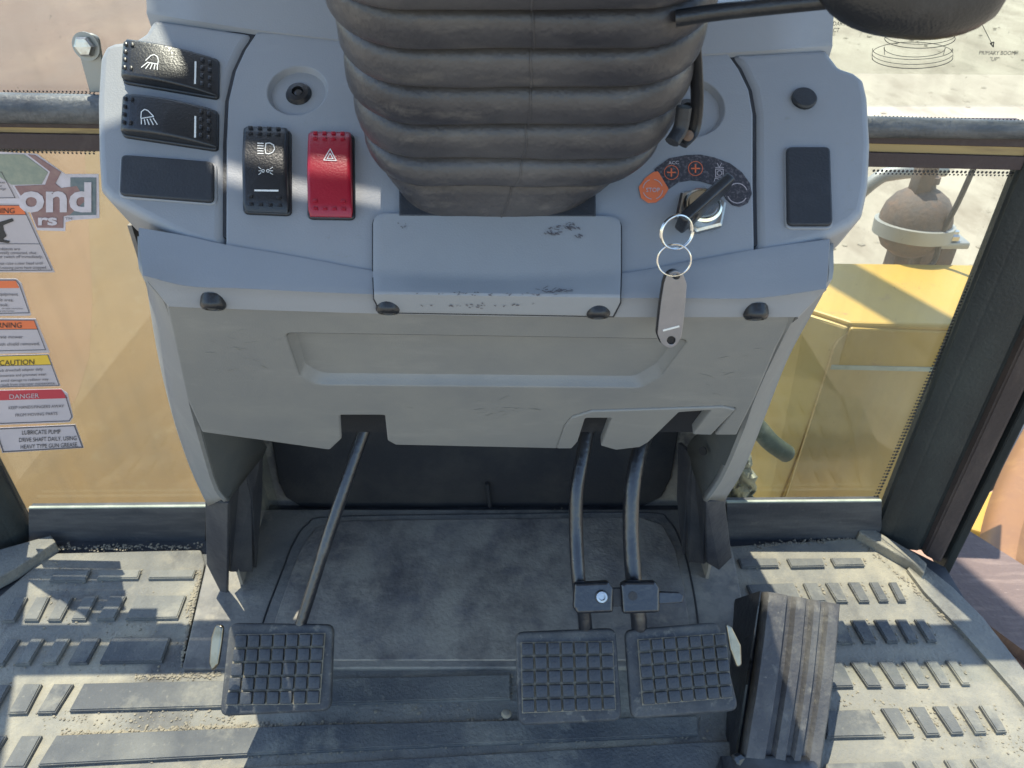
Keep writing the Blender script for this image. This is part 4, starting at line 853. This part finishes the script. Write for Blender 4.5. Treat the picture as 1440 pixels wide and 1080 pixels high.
decal('orange warning sticker about the mower shield removed', [(-60, 447), (50, 448), (70, 496), (-60, 499)], [(-60, 450.5), (48, 451), (53, 463), (-60, 464)], orangei,
      rules=[([(-60, 450), (48, 450.5), (64, 492), (-60, 495)], .9), ([(-60, 464), (53, 463)], .8)],
      texts=[('WARNING', 31, 461, 11, 0, 1.05, blacki), ('Do not operate mower', 32, 476, 6.8, 0, 1.1, inkg), ('with shield removed.', 56, 485.5, 6.8, -1, 1.1, inkg)])
decal('yellow topped caution sticker about the adapter and radiator', [(-60, 501), (68, 498), (85, 543), (-60, 547)], [(-60, 503), (67, 499.5), (72, 513), (-60, 516)], yeli,
      rules=[([(-60, 502), (67, 499), (83, 542), (-60, 546)], .9), ([(-60, 516), (72, 513)], .8)],
      texts=[('CAUTION', 49, 512.5, 11, -2, 1.05, blacki), ('Check driveshaft adapter daily', 60, 521, 5.6, -2, 1.05, inkg), ('looseness and grommet wear.', 66, 528, 5.6, -2, 1.03, inkg), ('to avoid damage to radiator may', 68, 535, 5.6, -2, 1.03, inkg), ('result from improper maintenance.', 78, 540.5, 5.6, -2, 1.02, inkg)])
decal('red topped danger sticker about hands and fingers', [(-60, 550), (86, 547), (95, 553), (103, 587), (98, 594), (-60, 600)], [(-60, 551), (86, 547.5), (95, 560), (-60, 565)], redi,
      rules=[([(92, 556), (101, 586), (97, 592), (-60, 598)], 1.2)], r=.003,
      texts=[('DANGER', 55, 559.5, 9.5, -2, 1.15, labelw), ('KEEP HANDS/FINGERS AWAY', 90, 573, 6.2, -2, 1.0, inkg), ('FROM MOVING PARTS', 81, 583.5, 6.2, -2.5, 1.0, inkg)])
decal('black bordered white sticker about greasing the pump shaft, lowest of its column', [(-8, 602), (106, 597), (118, 630), (3, 637)],
      rules=[([(-6, 603.5), (104.5, 598.5), (116, 629), (4.5, 635.5), (-6, 603.5)], 1.6)],
      texts=[('LUBRICATE PUMP', 85, 610, 9, -1.5, .80, blacki), ('DRIVE SHAFT DAILY, USING', 108, 619, 8.8, -2, .78, blacki), ('HEAVY TYPE GUN GREASE.', 110, 628, 8.8, -2.5, .80, blacki)])
# cropped maker's mark
def Z9(q): return [(x / 4.906, 180 + y / 4.906) for x, y in q]
lg = thing('logo_decal', 'faded maroon and grey maker logo sticker with white letters', 'sticker', dp.hit(80, 280))
pA = dp.up(-.0002)
plate('logo_edge', Z9([(-60, 160), (255, 178), (450, 318), (680, 318), (686, 622), (505, 636), (452, 650), (450, 712), (255, 706), (200, 560), (-60, 560)]), pA, .0005, logow, lg, bev=.0001)
plate('logo_green_field', Z9([(-60, 180), (165, 182), (330, 305), (285, 388), (80, 392), (-60, 300)]), pA.up(.0005), .0004, logog, lg, bev=.00005)
plate('logo_red_field', Z9([(190, 182), (238, 186), (420, 305), (380, 382), (420, 415), (530, 400), (590, 500), (480, 600), (436, 610), (434, 690), (255, 688), (205, 565), (100, 400), (310, 392), (345, 302)]), pA.up(.0007), .0004, logor, lg, bev=.00005)
plate('logo_blue_field', Z9([(485, 342), (662, 342), (662, 600), (470, 604), (485, 420)]), pA.up(.0006), .0004, logob, lg, bev=.00005)
hp = pA.up(.0014).hit
obj('lettering', text_mesh('ond', Z9([(640, 573)])[0], 57, hp, 0, 1.18, 'RIGHT', bold=.03), logow, lg, smooth=0)
obj('lettering', text_mesh('rs', Z9([(396, 668)])[0], 21, hp, 0, 1.75, 'RIGHT', bold=.03), logow, lg, smooth=0)
obj('lettering', text_mesh('TM', Z9([(500, 634)])[0], 5, hp, 0, 1.5, 'RIGHT'), inkg, lg, smooth=0)
# control diagram on the upper window
dg_ = thing('control_diagram_decal', 'clear line drawing sticker of a joystick with primary boom arrow', 'sticker', dp.hit(1300, 70))
def Z6(q): return [(900 + x / 2.667, y / 2.667) for x, y in q]
hd = dp.up(.0004).hit
ell = lambda cx, cy, a, b, a0=0, a1=360, n=30: Z6([(x, y) for x, y in circ(cx, cy, a, n, a0, a1, b)])
lines = [(ell(1022, 215, 152, 42, 185, 355), 1), (ell(1022, 200, 152, 42, 0, 360), .8), (ell(1022, 185, 150, 38, 175, 365), .8), (ell(1030, 180, 115, 34, 180, 360), .8), (ell(1050, 145, 132, 36, 170, 370), 1), (ell(1050, 132, 132, 34, 170, 370), .8), (ell(1055, 118, 126, 32, 170, 370), .8), (ell(1060, 104, 120, 28, 180, 360), .8),
         (Z6([(917, 175), (917, 205)]), .8), (Z6([(1145, 178), (1138, 205)]), .8), (Z6([(870, 205), (872, 225)]), .8), (Z6([(1174, 205), (1172, 222)]), .8), (Z6([(1272, 70), (1320, 165)]), 1), (Z6([(1325, 176), (1314, 163), (1327, 158), (1325, 176)]), 1.6)]
obj('line_drawing', merge([stroke_mesh(q, hd, w) for q, w in lines]), blacki, dg_, smooth=0)
obj('lettering', text_mesh('PRIMARY BOOM', (1376, 77), 8.2, hd, .5, .86, shear=.25), blacki, dg_, smooth=0)
obj('lettering', text_mesh('"UP"', (1391, 86), 8.2, hd, 0, .86, shear=.25), blacki, dg_, smooth=0)
obj('lettering', text_mesh('RETRACT', (1180, 45), 8.2, hd, 0, .86, 'RIGHT', shear=.25), blacki, dg_, smooth=0)
obj('lettering', text_mesh('SECONDARY BOOM', (1212, 36), 8.2, hd, 0, .86, 'RIGHT', shear=.25), blacki, dg_, smooth=0)
film = bpy.data.meshes.new('film'); film.from_pydata([tuple(dp.up(-.0006).hit(*q)) for q in ((1165, -40), (1480, -40), (1480, 106), (1165, 103))], [], [(0, 1, 2, 3)])
obj('clear_film', film, glass, dg_, smooth=0)

# ------------------------------------------------------------------ outside
hood = thing('machine_hood', 'tan painted machine hood sloping up outside the window behind the stickers', 'hood', (-.6, 1.2, -.2))
def slope(pts, m, nm, parent, t=.02, r=.0):
    bm = bmesh.new(); bm.faces.new([bm.verts.new(p) for p in pts]); bmesh.ops.recalc_face_normals(bm, faces=bm.faces); o = obj(nm, frombm(bm), m, parent, smooth=0); solid(o, t, .004, 0); return o
hpn = Plane((0, .95, -.13), (0, -.395, .75))
slope([hpn.hit(-500, 860), hpn.hit(330, 860), hpn.hit(430, 200), hpn.hit(430, 178), hpn.hit(-500, 178)], tanp, 'hood_panel', hood)
plate('reflection_patch', [(-80, 392), (-80, 200), (118, 196), (124, 300), (130, 420), (126, 500), (108, 560), (70, 600), (-80, 610)], hpn.up(.0102), .004, tan2, hood, bev=.0001, r=.05)  # reflection in the glass drawn as a tinted plate on the hood
hp2 = Plane(hpn.hit(60, 178), (0, -.30, .95))
slope([hp2.hit(-500, 186), hp2.hit(430, 186), hp2.hit(500, -30), hp2.hit(-600, -30)], brownp, 'hood_top', hood, .015)
lt = thing('window_catch', 'clear plastic window catch with hex bolt above the rail', 'catch', onY(125, 70, .755))
cpn = Plane((0, .754, 0), (0, -1, 0))
plate('catch_strap', [(112, 52, .008), (124, 46, .008), (138, 52, .008), (150, 130), (126, 130), (110, 72)], cpn, .004, clampm, lt, bev=.001)
obj('hex_bolt', lathe_mesh([(.0095, 0), (.0095, .006), (.0075, .0075), (0, .0078)], cpn.hit(122, 65), (0, -1, .1), 6), zinc, lt, smooth=0)
obj('washer', lathe_mesh([(.0125, 0), (.0125, .002), (0, .002)], cpn.hit(122, 65), (0, -1, .1), 24), clampm, lt)

# yellow box fender
fb = thing('yellow_fender_box', 'scuffed yellow steel box fender outside, shaded stripe across its top', 'fender', (.6, 1, -.3))
ZB = .262
def fz(px, py): return onZ(px, py, ZB)
tq = [(1120, 372), (1378, 376), (1640, 380), (1560, 470), (1338, 462), (1190, 458), (1178, 470), (1120, 440)]
top = [onZ(1000, 371, ZB), onZ(1378, 376, ZB), onZ(1430, 377, ZB), onZ(1425, 464, ZB), onZ(1195, 458, ZB), onZ(1140, 440, ZB)]
slope(top, yellow, 'top_plate', fb, .01)
fY = onZ(1200, 458, ZB).y
fl = [onY(1195, 459, fY), onY(1425, 464, fY), onY(1290, 760, fY + .02), onY(1075, 760, fY + .02)]
slope(fl, yellow, 'front_plate', fb, .01)
slope([onZ(1195, 459, ZB - .002), onY(1075, 760, fY + .02), onY(985, 780, fY + .12), onY(1065, 460, fY + .10), onZ(1135, 441, ZB - .002)], dusty, 'corner_facet', fb, .01)  # sunlight on this facet is carried by its paler colour
rp3 = Plane((0, fY - .006, 0), (0, -1, .02))
plate('inner_panel', [(1090, 752), (1132, 620), (1176, 482, .04), (1200, 459, .03), (1415, 462), (1290, 752)], rp3, .006, olive, fb, bev=.002, r=.01)
plate('panel_seam', [(1168, 520), (1170, 514), (1400, 519), (1398, 525)], rp3.up(.002), .003, cloth, fb, bev=.001)
# accumulator
ap = onZ(1283, 392, ZB)
ya = ap.y + .10
acc = thing('accumulator', 'rusty dome shaped hydraulic accumulator held by a pale clamp band on the yellow fender', 'accumulator', (ap.x, ya, ZB))
def aY(px, py): return onY(px, py, ya)
ca = aY(1286, 313); sc_ = (ca - EYE).dot(FW) / F * .94
ball = [(0, -50), (20, -47), (38, -36), (47, -20), (50, -5), (50, 8), (46, 24), (36, 38), (24, 46), (15, 50), (13, 56), (17, 57), (17, 66), (11, 67), (11, 78), (8, 84), (0, 84)]
axd = Vector((.03, .10, 1)).normalized()
obj('dome', lathe_mesh([(r * sc_, h_ * sc_ * 1.05) for r, h_ in ball], ca, axd, 36), rusty, acc)
obj('clamp_band', lathe_mesh([(49 * sc_, -20 * sc_), (55 * sc_, -19 * sc_), (56 * sc_, 1 * sc_), (50 * sc_, 2 * sc_)], ca, axd, 36), clampm, acc)
obj('clamp_foot', box_mesh(aY(1305, 334), (.105, .07, .012), .003), clampm, acc)
for x in (1291, 1328): obj('clamp_nut', lathe_mesh([(.011, 0), (.011, .007), (.007, .010), (.007, .014), (0, .014)], aY(x, 330) + Vector((0, -.025, .004)), (0, 0, 1), 6), zinc, acc, smooth=0)
obj('valve_body', box_mesh(aY(1298, 250), (.024, .03, .05), .003), rusty, acc)
obj('fitting', lathe_mesh([(.012, 0), (.012, .01), (.008, .011), (.008, .03), (.005, .031), (0, .031)], aY(1300, 243), (0, 0, 1), 6), zinc, acc, smooth=0)
for x in (1262, 1298, 1322): obj('support_foot', box_mesh(aY(x, 362) + Vector((0, 0, -.004)), (.026, .035, .055), .002), rusty, acc)
hs = obj('hydraulic_hose', tube_mesh([aY(1342, 235) + Vector((0, -.05, .02)), aY(1326, 268) + Vector((0, -.05, 0)), aY(1305, 310) + Vector((0, -.05, 0)), aY(1292, 352) + Vector((0, -.05, 0)), ap + Vector((0, .02, .0))], .0042, 10, 6), blackm)
tag(hs, 'thin black hose rising in front of the rusty accumulator', 'hose')
pp = obj('grey_pipe', tube_mesh([onY(1150, 330, 1.25), onY(1225, 258, 1.25), onY(1262, 243, 1.25), onY(1330, 238, 1.25)], .012, 12, 6), clampm)
tag(pp, 'pale bent pipe outside beside the side panel of the console', 'pipe')
hz2 = obj('cut_hose', tube_mesh([onY(1040, 575, .86), onY(1066, 602, .86), onY(1084, 622, .86), onY(1106, 638, .87)], .014, 14, 6), hosem)
tag(hz2, 'cut end of a green grey rubber hose outside the window', 'hose')
shp = []
for i in range(14):
    shp.append([onY(1010 + j * (5 + .12 * i + 1.6 * noise.noise(Vector((i * .5, 3, 1)))), 640 + i * 6.5 + 4 * noise.noise(Vector((j * .4, 5, 2))), .90 + .05 * noise.noise(Vector((i * .55, j * .6, .5)))) for j in range(10)])
o = obj('crumpled_sheet', loft(shp), cloth); tag(o, 'pale crumpled sheet outside at the foot of the console', 'sheet'); solid(o, .002)
GV, GF = [], []
for i in range(2600):
    y = 1.6 + 14 * random.random() ** 1.6; x = random.uniform(-.2, 1.1) * (y * .9 + 1); r = random.choice((.006, .01, .016, .03)) * random.uniform(.6, 1.2)
    m = Matrix.Translation((x, y, -1.25 + .05 * noise.noise(Vector((x, y, -1.25)) * .35) + r * .2)) @ Matrix.Rotation(random.random() * 6, 4, 'Z') @ Matrix.Diagonal((r * random.uniform(.7, 1.5), r, r * .6, 1))
    o_ = len(GV); GV.extend([m @ v for v in IV]); GF.extend([[i_ + o_ for i_ in f] for f in IF])
gme = bpy.data.meshes.new('stones'); gme.from_pydata(GV, [], GF)
o = obj('gravel', gme, gravelm, kind='stuff'); tag(o, 'small loose stones scattered over the pale ground outside', 'gravel')
# unseen boom overhead, outside, placed to throw the shade stripe on the fender
def onsun(px, py, z): return up_sun(onZ(px, py, ZB), z)
q1, q2 = onsun(1120, 378, 2.0), onsun(1200, 374, 2.0); q3, q4 = onsun(1420, 497, 2.0), onsun(1275, 472, 2.0)
d1 = (q3 - q2).normalized()
bw = obj('unseen_boom_arm', frombm(prism([q1 - d1 * .3, q2 - d1 * .3, q3 + d1 * 1.2, q4 + d1 * 1.2], .12)), yellow, smooth=0); tag(bw, 'unseen yellow boom arm placed high outside the cab to shade the fender', 'boom')
# side seen through the door opening
st_ = thing('side_step', 'rusty brown tread step plate outside the door opening', 'step', onZ(1400, 850, -.12))
ob = obj('step_plate', frombm(prism([onZ(*q, -.08) for q in [(1334, 742), (1350, 738), (1440, 795), (1560, 870), (1560, 1010), (1440, 915), (1376, 868), (1308, 800)]], .02)), stepm, st_)
o = obj('step_riser', frombm(prism([onZ(*q, -.10) for q in [(1372, 862), (1440, 902), (1560, 985), (1560, 1150), (1440, 985), (1366, 880)]], .02)), pinkm, st_)
of = thing('rear_fender', 'orange painted curved fender outside the door opening', 'fender', onZ(1440, 720, -.3))
rows = []
for i in range(12):
    t = i / 11; px = 1470 - 92 * math.sin(t * 1.5) ; py = 560 + 230 * t
    rows.append([onZ(px + j * 22, py + j * 9, -.20 - .05 * j * j * .1 + .05 * math.sin(j * .5)) for j in range(10)])
o = obj('fender_skin', loft(rows), orange, of); solid(o, .01)
slope([onZ(*q, -.26) for q in [(1335, 722), (1370, 700), (1420, 690), (1440, 770), (1400, 760), (1350, 745)]], yellow, 'fender_foot', of, .02)
wl = obj('concrete_apron', frombm(prism([onZ(*q, -.9) for q in [(1250, 430), (1600, 330), (1900, 700), (1640, 1000), (1240, 900)]], .05)), pinkm, kind='structure', smooth=0)
wl2 = obj('shade_stripe_bar', tube_mesh([onZ(1376, 668, -.5), onZ(1410, 640, -.5), onZ(1450, 610, -.5)], .05, 14, 4), blackm); tag(wl2, 'dark bar standing in for a stripe of shade outside the door opening', 'shade stripe')  # dark tube laid where a stripe of shade crosses the ground
